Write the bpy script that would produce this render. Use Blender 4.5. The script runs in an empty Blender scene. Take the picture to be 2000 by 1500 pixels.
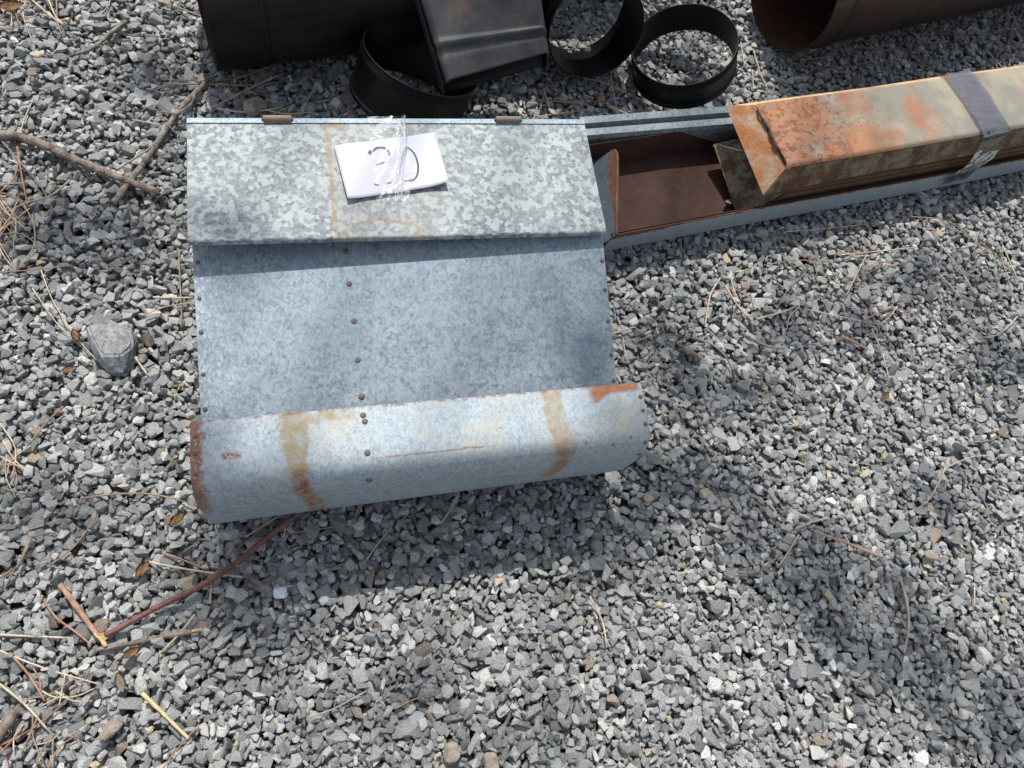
import bpy, bmesh, math, random
import numpy as np
from mathutils import Vector, Matrix
SC = bpy.context.scene
COL = SC.collection
rnd = random.Random(7)
rng = np.random.default_rng(12)

# ------------------------------------------------------------------ camera
FPX, CH = 1500.0, 1.2
P_, RO_, YW_ = math.radians(65), math.radians(-27), math.radians(33.9)
F = np.array([0, math.cos(P_), -math.sin(P_)]); U = np.array([0, math.sin(P_), math.cos(P_)]); R = np.array([1.0, 0, 0])
R, U = R * math.cos(RO_) - U * math.sin(RO_), U * math.cos(RO_) + R * math.sin(RO_)
_c, _s = math.cos(-YW_), math.sin(-YW_)
_M = np.array([[_c, -_s, 0], [_s, _c, 0], [0, 0, 1]])
R, U, F = _M @ R, _M @ U, _M @ F
CAM = np.array([0, 0, CH])
cd = bpy.data.cameras.new('camera'); co = bpy.data.objects.new('camera', cd); COL.objects.link(co)
cd.sensor_width = 36; cd.lens = 36 * FPX / 2000; cd.clip_start = 0.02; cd.clip_end = 200
mw = Matrix.Identity(4)
for i in range(3):
    mw[i][0], mw[i][1], mw[i][2], mw[i][3] = R[i], U[i], -F[i], CAM[i]
co.matrix_world = mw
SC.camera = co

# ------------------------------------------------------------------ light
SUN_EL, SUN_AZ = math.radians(58), math.radians(90)      # azimuth measured from +x
w = bpy.data.worlds.new('World'); SC.world = w; w.use_nodes = True
wn = w.node_tree; bg = wn.nodes['Background']
sk = wn.nodes.new('ShaderNodeTexSky'); sk.sky_type = 'NISHITA'; sk.sun_disc = False
sk.sun_elevation = SUN_EL; sk.sun_rotation = math.radians(90) - SUN_AZ
hs = wn.nodes.new('ShaderNodeHueSaturation'); hs.inputs['Saturation'].default_value = 0.48
wn.links.new(sk.outputs[0], hs.inputs['Color']); wn.links.new(hs.outputs[0], bg.inputs[0]); bg.inputs[1].default_value = 0.14
sd = bpy.data.lights.new('sun', 'SUN'); so = bpy.data.objects.new('sun', sd); COL.objects.link(so)
sd.energy = 3.8; sd.angle = math.radians(0.53); sd.color = (1.0, 0.975, 0.93)
L = Vector((math.cos(SUN_EL) * math.cos(SUN_AZ), math.cos(SUN_EL) * math.sin(SUN_AZ), math.sin(SUN_EL)))
so.rotation_euler = L.to_track_quat('Z', 'Y').to_euler(); so.location = (0, 3, 5)
vs = SC.view_settings
vs.view_transform = 'Standard'; vs.look = 'None'; vs.exposure = 0.43; vs.gamma = 1; vs.use_curve_mapping = False

# ------------------------------------------------------------------ helpers
def at(px, py, z=0.0):
    r = R * ((px - 1000) / FPX) + U * ((750 - py) / FPX) + F
    return Vector(CAM + r * (z - CH) / r[2])

class NT:
    def __init__(s, name):
        s.m = bpy.data.materials.new(name); s.m.use_nodes = True
        s.t = s.m.node_tree; s.t.nodes.clear()
        s.out = s.t.nodes.new('ShaderNodeOutputMaterial')
    def n(s, t): return s.t.nodes.new(t)
    def set(s, sock, v):
        if hasattr(v, 'is_linked'): s.t.links.new(v, sock)
        elif v is not None:
            if isinstance(v, (tuple, list)) and sock.type == 'RGBA' and len(v) == 3: v = (*v, 1)
            sock.default_value = v
    def math(s, op, a, b=0.0, c=None, clamp=False):
        n = s.n('ShaderNodeMath'); n.operation = op; n.use_clamp = clamp
        s.set(n.inputs[0], a); s.set(n.inputs[1], b)
        if c is not None: s.set(n.inputs[2], c)
        return n.outputs[0]
    def mul(s, *a):
        r = a[0]
        for x in a[1:]: r = s.math('MULTIPLY', r, x)
        return r
    def add(s, *a):
        r = a[0]
        for x in a[1:]: r = s.math('ADD', r, x)
        return r
    def mx(s, a, b): return s.math('MAXIMUM', a, b)
    def vmath(s, op, a, b):
        n = s.n('ShaderNodeVectorMath'); n.operation = op
        s.set(n.inputs[0], a); s.set(n.inputs[3 if op == 'SCALE' else 1], b); return n.outputs[0]
    def obj(s): return s.n('ShaderNodeTexCoord').outputs['Object']
    def uv(s): return s.n('ShaderNodeUVMap').outputs[0]
    def sep(s, v):
        n = s.n('ShaderNodeSeparateXYZ'); s.set(n.inputs[0], v); return n.outputs
    def noise(s, v, scale, detail=4, rough=0.55, dist=0.0, color=False):
        n = s.n('ShaderNodeTexNoise'); s.set(n.inputs['Vector'], v)
        n.inputs['Scale'].default_value = scale; n.inputs['Detail'].default_value = detail
        n.inputs['Roughness'].default_value = rough; n.inputs['Distortion'].default_value = dist
        return n.outputs['Color' if color else 'Fac']
    def voro(s, v, scale, feat='F1', out='Color', rand=1.0):
        n = s.n('ShaderNodeTexVoronoi'); n.feature = feat; s.set(n.inputs['Vector'], v)
        n.inputs['Scale'].default_value = scale; n.inputs['Randomness'].default_value = rand
        return n.outputs[out]
    def warp(s, v, scale, amt, detail=2):
        c = s.noise(v, scale, detail, color=True)
        return s.vmath('ADD', v, s.vmath('SCALE', s.vmath('SUBTRACT', c, (0.5, 0.5, 0.5)), amt))
    def scl(s, v, t):
        n = s.n('ShaderNodeMapping'); s.set(n.inputs[0], v); n.inputs['Scale'].default_value = t; return n.outputs[0]
    def rng(s, v, a, b, c=0.0, d=1.0, smooth=True):
        n = s.n('ShaderNodeMapRange'); n.clamp = True
        if smooth: n.interpolation_type = 'SMOOTHSTEP'
        s.set(n.inputs[0], v)
        for k, x in enumerate((a, b, c, d)): s.set(n.inputs[1 + k], x)
        return n.outputs[0]
    def mix(s, f, a, b, mode='MIX'):
        n = s.n('ShaderNodeMix'); n.data_type = 'RGBA'; n.blend_type = mode
        s.set(n.inputs[0], f); s.set(n.inputs[6], a); s.set(n.inputs[7], b); return n.outputs[2]
    def ramp(s, f, stops, interp='LINEAR'):
        n = s.n('ShaderNodeValToRGB'); s.set(n.inputs[0], f); cr = n.color_ramp; cr.interpolation = interp
        while len(cr.elements) < len(stops): cr.elements.new(0.5)
        for e, (p, c) in zip(cr.elements, stops): e.position = p; e.color = (*c, 1) if len(c) == 3 else c
        return n.outputs[0]
    def band(s, v, a, b, soft):       # 1 inside [a, b]
        return s.mul(s.rng(v, s.add(a, -soft) if hasattr(a, 'is_linked') else a - soft, s.add(a, soft) if hasattr(a, 'is_linked') else a + soft),
                     s.rng(v, s.add(b, -soft) if hasattr(b, 'is_linked') else b - soft, s.add(b, soft) if hasattr(b, 'is_linked') else b + soft, 1.0, 0.0))
    def bump(s, h, strength, dist, normal=None):
        n = s.n('ShaderNodeBump'); s.set(n.inputs['Height'], h)
        n.inputs['Strength'].default_value = strength; n.inputs['Distance'].default_value = dist
        if normal is not None: s.set(n.inputs['Normal'], normal)
        return n.outputs[0]
    def attr(s, name):
        n = s.n('ShaderNodeAttribute'); n.attribute_name = name; return n.outputs
    def bsdf(s, color, rough=0.6, metal=0.0, normal=None, spec=0.5, **kw):
        n = s.n('ShaderNodeBsdfPrincipled')
        s.set(n.inputs['Base Color'], color); s.set(n.inputs['Roughness'], rough); s.set(n.inputs['Metallic'], metal)
        s.set(n.inputs['Specular IOR Level'], spec)
        if normal is not None: s.set(n.inputs['Normal'], normal)
        for k, v in kw.items(): s.set(n.inputs[k], v)
        s.t.links.new(n.outputs[0], s.out.inputs[0]); return n

def obj(name, bm, mat, parent=None, smooth=False, loc=None, autosmooth=None):
    me = bpy.data.meshes.new(name)
    if isinstance(bm, bpy.types.Mesh): me = bm
    else: bm.to_mesh(me); bm.free()
    if smooth:
        me.shade_smooth()
        if autosmooth: me.set_sharp_from_angle(angle=math.radians(autosmooth))
    me.materials.append(mat)
    o = bpy.data.objects.new(name, me); COL.objects.link(o)
    if parent is not None: o.parent = parent
    if loc is not None: o.location = loc
    return o
def tag(o, label, cat=None, group=None):
    o['label'] = label
    if cat: o['category'] = cat
    if group: o['group'] = group
    return o
def thing(name, label, cat, loc, rot=(0, 0, 0), group=None):
    o = bpy.data.objects.new(name, None); COL.objects.link(o); o.location = loc; o.rotation_euler = rot
    o.empty_display_size = 0.05
    return tag(o, label, cat, group)

def grid_bm(fn, nu, nv, u0=0, u1=1, v0=0, v1=1, uvfn=None, thick=0.0):
    """surface fn(u, v) -> xyz, with uv = uvfn(u, v) or (u, v)"""
    bm = bmesh.new(); uvl = bm.loops.layers.uv.new('UVMap')
    vv = [[bm.verts.new(fn(u0 + (u1 - u0) * i / nu, v0 + (v1 - v0) * j / nv)) for j in range(nv + 1)] for i in range(nu + 1)]
    uvs = {}
    for i in range(nu + 1):
        for j in range(nv + 1):
            u, v = u0 + (u1 - u0) * i / nu, v0 + (v1 - v0) * j / nv
            uvs[vv[i][j]] = uvfn(u, v) if uvfn else (u, v)
    for i in range(nu):
        for j in range(nv):
            f = bm.faces.new((vv[i][j], vv[i + 1][j], vv[i + 1][j + 1], vv[i][j + 1]))
            for l in f.loops: l[uvl].uv = uvs[l.vert]
    bm.normal_update()
    if thick:
        bmesh.ops.solidify(bm, geom=bm.faces[:], thickness=thick)
    return bm
def add_quad(bm, pts):
    return bm.faces.new([bm.verts.new(p) for p in pts])
def hexa(bm, p):      # 8 points: bottom 4 (ccw), top 4
    v = [bm.verts.new(q) for q in p]
    for f in ((3, 2, 1, 0), (4, 5, 6, 7), (0, 1, 5, 4), (1, 2, 6, 5), (2, 3, 7, 6), (3, 0, 4, 7)):
        bm.faces.new([v[k] for k in f])
    return v
def box(bm, a, b):
    (x0, y0, z0), (x1, y1, z1) = a, b
    return hexa(bm, [(x0, y0, z0), (x1, y0, z0), (x1, y1, z0), (x0, y1, z0), (x0, y0, z1), (x1, y0, z1), (x1, y1, z1), (x0, y1, z1)])
def catmull(pts, n):
    pts = [np.array(p, float) for p in pts]; out = []
    for i in range(len(pts) - 1):
        p0 = pts[max(i - 1, 0)]; p1 = pts[i]; p2 = pts[i + 1]; p3 = pts[min(i + 2, len(pts) - 1)]
        for k in range(n):
            t = k / n
            out.append(0.5 * ((2 * p1) + (-p0 + p2) * t + (2 * p0 - 5 * p1 + 4 * p2 - p3) * t * t + (-p0 + 3 * p1 - 3 * p2 + p3) * t ** 3))
    out.append(pts[-1]); return out
def tube(bm, pts, radii, seg=7, lump=0.0, cap=True, flat=1.0):
    pts = [Vector(p) for p in pts]; rings = []
    up = Vector((0, 0, 1))
    for i, p in enumerate(pts):
        t = (pts[min(i + 1, len(pts) - 1)] - pts[max(i - 1, 0)]).normalized()
        a = t.cross(up); a = a.normalized() if a.length > 1e-4 else Vector((1, 0, 0)); b = a.cross(t).normalized()
        r = radii[i] if hasattr(radii, '__len__') else radii
        rings.append([bm.verts.new(p + (a * math.cos(2 * math.pi * k / seg) + b * flat * math.sin(2 * math.pi * k / seg)) * r * (1 + lump * rnd.uniform(-1, 1))) for k in range(seg)])
    for i in range(len(rings) - 1):
        for k in range(seg):
            bm.faces.new((rings[i][k], rings[i][(k + 1) % seg], rings[i + 1][(k + 1) % seg], rings[i + 1][k]))
    if cap:
        bm.faces.new(rings[0][::-1]); bm.faces.new(rings[-1])
def dome(bm, c, n, r, h, seg=10):
    n = Vector(n).normalized(); a = n.orthogonal().normalized(); b = n.cross(a); c = Vector(c)
    prof = [(1.0, -0.3), (1.0, 0.25), (0.8, 0.7), (0.45, 0.95)]
    rings = [[bm.verts.new(c + (a * math.cos(2 * math.pi * k / seg) + b * math.sin(2 * math.pi * k / seg)) * r * q + n * h * z) for k in range(seg)] for q, z in prof]
    for i in range(len(rings) - 1):
        for k in range(seg):
            bm.faces.new((rings[i][k], rings[i][(k + 1) % seg], rings[i + 1][(k + 1) % seg], rings[i + 1][k]))
    bm.faces.new(rings[-1])

# ------------------------------------------------------------------ materials
def galv(name, scale=60, lo=(0.30, 0.33, 0.35), hi=(0.62, 0.64, 0.63), big=0.6, rough=0.42, metal=0.75, extra=None, blotch=0.35, tint=(0.40, 0.47, 0.54), step=False):
    t = NT(name); uv = t.uv()
    v = t.warp(uv, scale * 1.3, 0.75 / scale, 4)
    v = t.warp(v, scale * 5, 0.16 / scale, 3)
    c1 = t.sep(t.voro(v, scale))[0]
    if step: c1 = t.add(t.mul(t.rng(c1, 0.42, 0.74), 0.62), t.mul(t.sep(t.voro(t.warp(uv, scale * 2, 0.5 / scale, 4), scale * 1.7))[2], 0.34), t.mul(t.noise(t.scl(uv, (1.0, 2.2, 1)), scale * 3, 5, 0.7), 0.22))
    v2 = t.warp(t.scl(uv, (1.15, 0.9, 1)), scale * 2.5, 0.22 / scale, 3)
    c2 = t.sep(t.voro(v2, scale * 2.1))[1]
    c3 = t.noise(uv, scale * 9, 4, 0.65)
    f = t.add(t.mul(c1, big), t.mul(c2, 0.85 - big), t.mul(c3, 0.30))
    lf = t.noise(uv, 7, 3)
    f = t.add(f, t.mul(t.add(lf, -0.5), blotch))
    col = t.ramp(f, [(0.22, lo), (0.50, tuple((a + b) / 2 for a, b in zip(lo, hi))), (0.62, tuple(a * .35 + b * .65 for a, b in zip(lo, hi))), (0.86, hi)])
    col = t.mix(t.rng(t.noise(uv, 11, 4), 0.35, 0.75, 0.0, 0.55), col, t.mix(1.0, col, tint, 'MULTIPLY') if False else t.mix(0.6, col, tint))
    r = t.add(rough, t.mul(t.add(c1, -0.5), 0.16), t.mul(t.add(c3, -0.5), 0.2))
    m = metal
    nrm = t.bump(t.add(t.mul(c1, 0.4), t.mul(c3, 0.5), t.mul(t.noise(uv, 22, 2), 1.2), t.mul(t.noise(uv, 7, 2), 9.0)), 0.3, 0.002)
    if extra: col, r, m = extra(t, uv, col, r, m)
    t.bsdf(col, r, m, nrm)
    return t.m

RUSTS = [(0.15, (0.045, 0.018, 0.010)), (0.42, (0.14, 0.045, 0.018)), (0.62, (0.30, 0.11, 0.035)), (0.85, (0.42, 0.20, 0.075))]
def lid_extra(t, uv, col, r, m):
    u, v, _ = t.sep(t.warp(uv, 30, 0.008, 3))
    n = t.noise(uv, 60, 5, 0.65)
    left = t.add(0.187, t.mul(v, 0.01))
    area = t.mul(t.rng(u, t.add(left, -.003), t.add(left, .003)), t.rng(t.add(u, t.mul(t.noise(uv, 14, 3), .08)), 0.42, 0.33), t.rng(v, 0.002, 0.006))
    col = t.mix(t.mul(area, t.rng(n, 0.3, 0.8, 0.1, 0.5)), col, (0.30, 0.285, 0.235))
    edge = t.mul(t.band(u, left, t.add(left, 0.005), 0.003), t.rng(n, 0.25, 0.65, 0.15, 1.0))
    corner = t.mul(t.band(u, 0.19, 0.215, 0.006), t.rng(v, 0.03, 0.005), t.rng(n, 0.3, 0.6))
    uu, vv, _ = t.sep(t.warp(uv, 18, 0.018, 2))
    du = t.add(uu, -0.255); dv = t.add(vv, -0.205)
    d = t.math('SQRT', t.add(t.mul(du, du, 0.25), t.mul(dv, dv)))
    arc = t.mul(t.band(d, 0.024, 0.0275, 0.0022), t.band(u, 0.185, 0.33, 0.01), t.rng(n, 0.3, 0.6, 0.1, 0.8))
    k = t.mx(t.mx(edge, arc), corner)
    col = t.mix(t.mul(k, 0.75), col, (0.33, 0.21, 0.085))
    sp = t.rng(t.voro(uv, 38, out='Distance'), 0.07, 0.04); 
    sp = t.mul(sp, t.rng(t.noise(uv, 9, 2), 0.56, 0.6))
    col = t.mix(sp, col, (0.05, 0.04, 0.03))
    return col, t.add(r, t.mul(k, 0.3)), t.math('SUBTRACT', m, t.mul(t.mx(k, t.mul(area, 0.3)), 0.6))
def panel_extra(t, uv, col, r, m):
    # white, feathered crazing along the left edge, and a hairline scratch
    u, v, _ = t.sep(uv)
    cr = t.voro(t.warp(t.scl(uv, (1, 0.6, 1)), 120, 0.006), 150, 'DISTANCE_TO_EDGE', 'Distance')
    e = t.mul(t.rng(t.add(u, t.mul(t.noise(uv, 20, 3), 0.06)), 0.105, 0.03), t.rng(cr, 0.02, 0.22), t.rng(t.noise(uv, 90, 4, 0.7), 0.35, 0.65), 0.85)
    col = t.mix(e, col, (0.44, 0.48, 0.50))
    d = t.math('ABSOLUTE', t.add(t.mul(t.add(u, -0.165), 0.55), t.mul(t.add(v, -0.115), -0.9)))
    sc = t.mul(t.rng(d, 0.0008, 0.0003), t.band(u, 0.10, 0.20, 0.01))
    return t.mix(t.mul(sc, 0.5), col, (0.08, 0.09, 0.10)), t.add(r, t.mul(t.noise(uv, 8, 3), 0.08)), m
def hood_extra(t, uv, col, r, m):
    w1 = t.warp(t.warp(uv, 14, 0.016, 2), 60, 0.012, 5); w2 = t.warp(uv, 140, 0.005, 3)
    u, v, _ = t.sep(w1); uf, vf, _ = t.sep(w2)
    n = t.noise(uv, 70, 5, 0.7); n2 = t.noise(uv, 240, 4, 0.7); n3 = t.noise(uv, 16, 3)
    # crazing lines all over the zinc
    cr = t.voro(t.warp(t.scl(uv, (1.0, 0.75, 1)), 90, 0.009), 105, 'DISTANCE_TO_EDGE', 'Distance')
    line = t.mul(t.rng(cr, 0.05, 0.015), t.rng(n, 0.45, 0.62), 0.55)
    col = t.mix(line, col, (0.13, 0.15, 0.17))
    streak = t.noise(t.scl(uv, (6, 90, 1)), 1.0, 4, 0.6)
    low = t.rng(v, 0.10, 0.16)
    col = t.mix(t.mul(low, t.rng(streak, 0.35, 0.75), 0.5), col, (0.20, 0.235, 0.26))
    wm = t.mul(t.rng(t.add(t.noise(uv, 9, 4, 0.6), t.mul(n, 0.25)), 0.58, 0.78), t.rng(v, 0.14, 0.05), 0.5)
    col = t.mix(wm, col, (0.40, 0.35, 0.235))
    spk = t.mul(t.rng(t.voro(t.warp(uv, 90, .004), 110, out='Distance'), 0.22, 0.12), t.rng(n3, 0.52, 0.66), 0.55); col = t.mix(spk, col, (0.13, 0.12, 0.11))
    # tan tape mark at the left, running down into rust
    c1 = t.add(0.127, t.mul(t.rng(v, 0.05, 0.24), 0.022)); h1 = t.add(0.019, t.mul(t.rng(v, 0.0, 0.1), -0.006))
    s1 = t.mul(t.band(u, t.math('SUBTRACT', c1, h1), t.add(c1, h1), 0.004), t.rng(v, 0.275, 0.23))
    s1b = t.mul(t.band(u, 0.14, 0.205, 0.012), t.band(v, 0.004, 0.018, 0.005), t.rng(n, 0.3, 0.6))
    s2c = t.add(0.478, t.mul(t.band(v, 0.06, 0.19, 0.05), 0.012)); 
    s2 = t.mul(t.band(u, t.add(s2c, -0.0155), t.add(s2c, 0.0155), 0.004), t.rng(v, 0.235, 0.19))
    tan = t.mx(t.mx(s1, s2), s1b)
    tan = t.mul(tan, t.rng(t.add(t.mul(n, .6), t.mul(n2, .5)), 0.38, 0.66, 0.15, 1.0))
    tc = t.mix(t.rng(n2, 0.35, 0.65), (0.24, 0.15, 0.055), (0.34, 0.26, 0.13))
    col = t.mix(t.mul(tan, 0.85), col, tc)
    r1 = t.mul(t.band(u, t.add(c1, -0.008), t.add(c1, 0.011), 0.005), t.band(v, 0.082, 0.24, 0.02), t.rng(n, 0.36, 0.62))
    r2 = t.mul(t.band(u, t.add(s2c, -0.009), t.add(s2c, 0.010), 0.006), t.band(v, 0.085, 0.19, 0.025), t.rng(n, 0.25, 0.7))
    # solid rust at both ends, the lip, one chip and a long scratch
    re = t.mul(t.rng(t.add(uf, t.mul(n, 0.03)), 0.036, 0.022), t.rng(v, 0.19, 0.12), t.rng(n2, 0.32, 0.52))
    rc = t.mul(t.band(u, 0.538, 0.614, 0.006), t.rng(t.add(vf, t.mul(t.rng(u, 0.535, 0.575), 0.014), t.mul(t.noise(uv, 30, 3), 0.008)), 0.034, 0.025))
    rl = t.mul(t.rng(vf, 0.0045, 0.0015), t.rng(n, 0.42, 0.6), 0.7)
    ch = t.mul(t.band(uf, 0.037, 0.060, 0.004), t.band(vf, 0.047, 0.054, 0.003), t.rng(n2, 0.38, 0.55))
    lv = t.add(0.072, t.mul(u, -0.004))
    lg = t.mul(t.band(u, 0.235, 0.385, 0.02), t.band(t.sep(t.warp(uv, 50, 0.003))[1], lv, t.add(lv, 0.0022), 0.0012), t.rng(n, 0.35, 0.55))
    dots = t.mul(t.rng(t.voro(uv, 30, out='Distance'), 0.11, 0.05), t.rng(n3, 0.5, 0.58))
    rust = t.mx(t.mx(t.mx(r1, t.mul(r2, 0.8)), t.mx(re, rc)), t.mx(t.mx(rl, ch), t.mx(t.mul(lg, 0.8), t.mul(dots, 0.7))))
    rcol = t.ramp(t.add(t.mul(n2, 0.6), t.mul(n, 0.4)), RUSTS)
    rcol = t.mix(t.mul(rc, t.rng(n, 0.35, 0.7, 0.15, 0.7)), rcol, (0.42, 0.17, 0.04))
    col = t.mix(t.math('MINIMUM', rust, 0.9), col, rcol)
    k = t.mx(tan, rust)
    return col, t.add(r, t.mul(k, 0.3)), t.math('SUBTRACT', m, t.mul(k, m))
M = {}
M['lid'] = galv('galvanized_spangle', 142, (0.065, 0.084, 0.098), (0.37, 0.39, 0.38), 0.72, 0.64, 0.18, lid_extra, 0.25, (0.145, 0.172, 0.196), True)
M['panel'] = galv('galvanized_fine', 150, (0.135, 0.172, 0.205), (0.30, 0.355, 0.385), 0.40, 0.55, 0.45, panel_extra, 0.28, (0.17, 0.22, 0.27))
M['hood'] = galv('galvanized_weathered', 150, (0.215, 0.255, 0.285), (0.375, 0.42, 0.44), 0.35, 0.65, 0.15, hood_extra, 0.35, (0.30, 0.365, 0.42))
M['galv'] = galv('galvanized_plain', 110, (0.10, 0.12, 0.135), (0.24, 0.27, 0.285), 0.4, 0.6, 0.3, None, 0.35, (0.13, 0.155, 0.18))

def mat_rust(name, stops=RUSTS, scale=25, rough=0.85, bump=0.4, patch=None):
    t = NT(name); o = t.obj()
    n = t.noise(t.warp(o, scale * .6, 0.03), scale, 6, 0.68); n2 = t.noise(o, scale * 8, 5, 0.7)
    col = t.ramp(t.add(t.mul(n, 0.62), t.mul(n2, 0.38)), stops)
    if patch: col = patch(t, o, col, n, n2)
    t.bsdf(col, rough, 0.0, t.bump(t.add(n, t.mul(n2, 0.7)), bump, 0.0015), spec=0.3)
    return t.m
M['rust_dark'] = mat_rust('rust_dark', [(0.25, (0.018, 0.009, 0.007)), (0.5, (0.048, 0.021, 0.014)), (0.7, (0.075, 0.034, 0.021)), (0.9, (0.12, 0.06, 0.035))], 14, 0.8, 0.25)
M['rust_brown'] = mat_rust('rust_brown', [(0.25, (0.04, 0.022, 0.014)), (0.5, (0.11, 0.058, 0.030)), (0.75, (0.19, 0.11, 0.055)), (0.95, (0.28, 0.19, 0.10))], 18, 0.8, 0.3)
M['rust_bolt'] = mat_rust('rust_bolt', [(0.25, (0.06, 0.045, 0.036)), (0.55, (0.14, 0.10, 0.078)), (0.85, (0.24, 0.20, 0.17))], 160, 0.7, 0.3)
M['rust_hinge'] = mat_rust('rust_hinge', [(0.34, (0.20, 0.21, 0.21)), (0.50, (0.17, 0.14, 0.11)), (0.60, (0.22, 0.115, 0.05)), (0.8, (0.12, 0.06, 0.03))], 45, 0.6, 0.3)

def cover_mat():
    t = NT('rusty_paint'); o = t.obj(); x, y, z = t.sep(o)
    big = t.noise(t.warp(o, 9, 0.05), 9, 4, 0.6); mid = t.noise(o, 40, 5, 0.65); fine = t.noise(o, 190, 5, 0.7)
    base = t.mix(t.rng(t.noise(o, 13, 4), 0.35, 0.65), (0.19, 0.185, 0.15), (0.30, 0.26, 0.19))
    base = t.mix(t.rng(fine, 0.45, 0.75, 0, 0.35), base, (0.22, 0.22, 0.18))
    # pinkish and orange rust washes
    wash = t.rng(t.add(big, t.mul(t.rng(x, 0.36, -0.02), 0.20)), 0.50, 0.66)
    base = t.mix(t.mul(wash, t.rng(mid, 0.25, 0.6, 0.35, 0.9)), base, t.mix(t.rng(mid, 0.35, 0.65), (0.28, 0.085, 0.027), (0.33, 0.14, 0.062)))
    # dark scabs gathered near the left end
    near = t.rng(t.add(x, t.mul(t.add(big, -0.5), 0.5)), 0.30, 0.05)
    sc = t.mul(t.rng(t.add(t.mul(t.noise(t.warp(o, 60, .008), 85, 5, 0.65), 0.75), t.mul(fine, 0.35)), 0.575, 0.62), near)
    base = t.mix(t.mul(near, t.rng(t.noise(t.scl(o, (20, 60, 60)), 1.0, 4), 0.4, 0.7), 0.5), base, (0.20, 0.075, 0.03))
    blob = t.mul(t.rng(t.noise(t.warp(o, 40, .012), 34, 4, 0.6), 0.57, 0.62), near, t.rng(fine, 0.25, 0.5)); base = t.mix(t.mul(blob, 0.75), base, (0.11, 0.045, 0.022))
    lip = t.mul(t.rng(t.add(y, t.mul(mid, .012)), 0.012, 0.003), t.rng(fine, 0.3, 0.6)); base = t.mix(t.mul(lip, 0.7), base, (0.16, 0.08, 0.04))
    drip = t.noise(t.scl(o, (55, 7, 10)), 1.0, 4, 0.6); base = t.mix(t.rng(drip, 0.55, 0.78, 0, 0.4), base, (0.16, 0.10, 0.06))
    sp = t.mul(t.rng(t.voro(t.warp(o, 80, 0.006), 75, out='Distance'), 0.30, 0.22), t.rng(mid, 0.46, 0.56), t.rng(x, 0.45, 0.0, 0.2, 1.0))
    k = t.mx(sc, t.mul(sp, 0.8))
    base = t.mix(t.mul(k, 0.85), base, t.mix(fine, (0.07, 0.028, 0.014), (0.20, 0.075, 0.03)))
    t.bsdf(base, 0.75, 0.0, t.bump(t.add(t.mul(fine, 0.6), t.mul(k, 0.5)), 0.35, 0.0012), spec=0.35)
    return t.m
M['cover'] = cover_mat()
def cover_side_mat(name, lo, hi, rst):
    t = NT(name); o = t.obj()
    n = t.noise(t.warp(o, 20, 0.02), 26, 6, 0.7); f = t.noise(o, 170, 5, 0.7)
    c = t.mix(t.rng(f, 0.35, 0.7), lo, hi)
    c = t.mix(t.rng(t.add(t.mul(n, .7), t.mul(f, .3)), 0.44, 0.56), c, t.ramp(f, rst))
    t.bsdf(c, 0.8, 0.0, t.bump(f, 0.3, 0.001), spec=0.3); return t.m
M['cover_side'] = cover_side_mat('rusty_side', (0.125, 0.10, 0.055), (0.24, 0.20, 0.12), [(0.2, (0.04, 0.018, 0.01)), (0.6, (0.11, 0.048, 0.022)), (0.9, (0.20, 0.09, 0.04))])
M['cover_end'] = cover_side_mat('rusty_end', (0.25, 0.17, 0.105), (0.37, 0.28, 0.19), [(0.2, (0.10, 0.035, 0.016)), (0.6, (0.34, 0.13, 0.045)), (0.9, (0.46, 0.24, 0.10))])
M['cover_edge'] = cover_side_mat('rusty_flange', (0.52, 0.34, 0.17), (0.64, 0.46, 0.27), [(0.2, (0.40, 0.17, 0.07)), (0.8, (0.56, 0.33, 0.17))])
M['nest_end'] = cover_side_mat('mossy_rust', (0.14, 0.115, 0.075), (0.26, 0.23, 0.16), [(0.2, (0.035, 0.02, 0.012)), (0.8, (0.12, 0.06, 0.035))])

def channel_out(name='zinc_over_rust', dz=0.0, zl=(0.24, 0.29, 0.325), zh=(0.42, 0.475, 0.50)):
    t = NT(name); o = t.obj(); x, y, z = t.sep(o)
    f = t.noise(o, 150, 5, 0.7); n = t.noise(t.warp(o, 60, 0.01), 60, 5, 0.65)
    zinc = t.mix(t.noise(o, 60, 4), zl, zh)
    zinc = t.mix(t.rng(f, 0.5, 0.75, 0, 0.6), zinc, tuple(q * 1.1 for q in zh))
    rust = t.ramp(f, [(0.2, (0.05, 0.02, 0.012)), (0.6, (0.15, 0.06, 0.03)), (0.9, (0.24, 0.12, 0.06))])
    k = t.rng(t.add(z, t.mul(t.add(n, -0.5), 0.03), t.mul(t.rng(x, 0.25, 0.0), 0.012)), 0.064 + dz, 0.067 + dz)
    k = t.mx(k, t.mul(t.rng(t.noise(o, 26, 4), 0.58, 0.64), t.rng(x, 0.12, 0.06), t.rng(z, 0.02, 0.05)))
    t.bsdf(t.mix(k, zinc, rust), t.add(0.5, t.mul(k, 0.3)), t.math('SUBTRACT', 0.45, t.mul(k, 0.45)), t.bump(f, 0.3, 0.001)); return t.m
M['chan_out'] = channel_out(); M['plate'] = channel_out('zinc_end_plate', 0.020, (0.07, 0.09, 0.11), (0.17, 0.21, 0.24))

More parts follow.
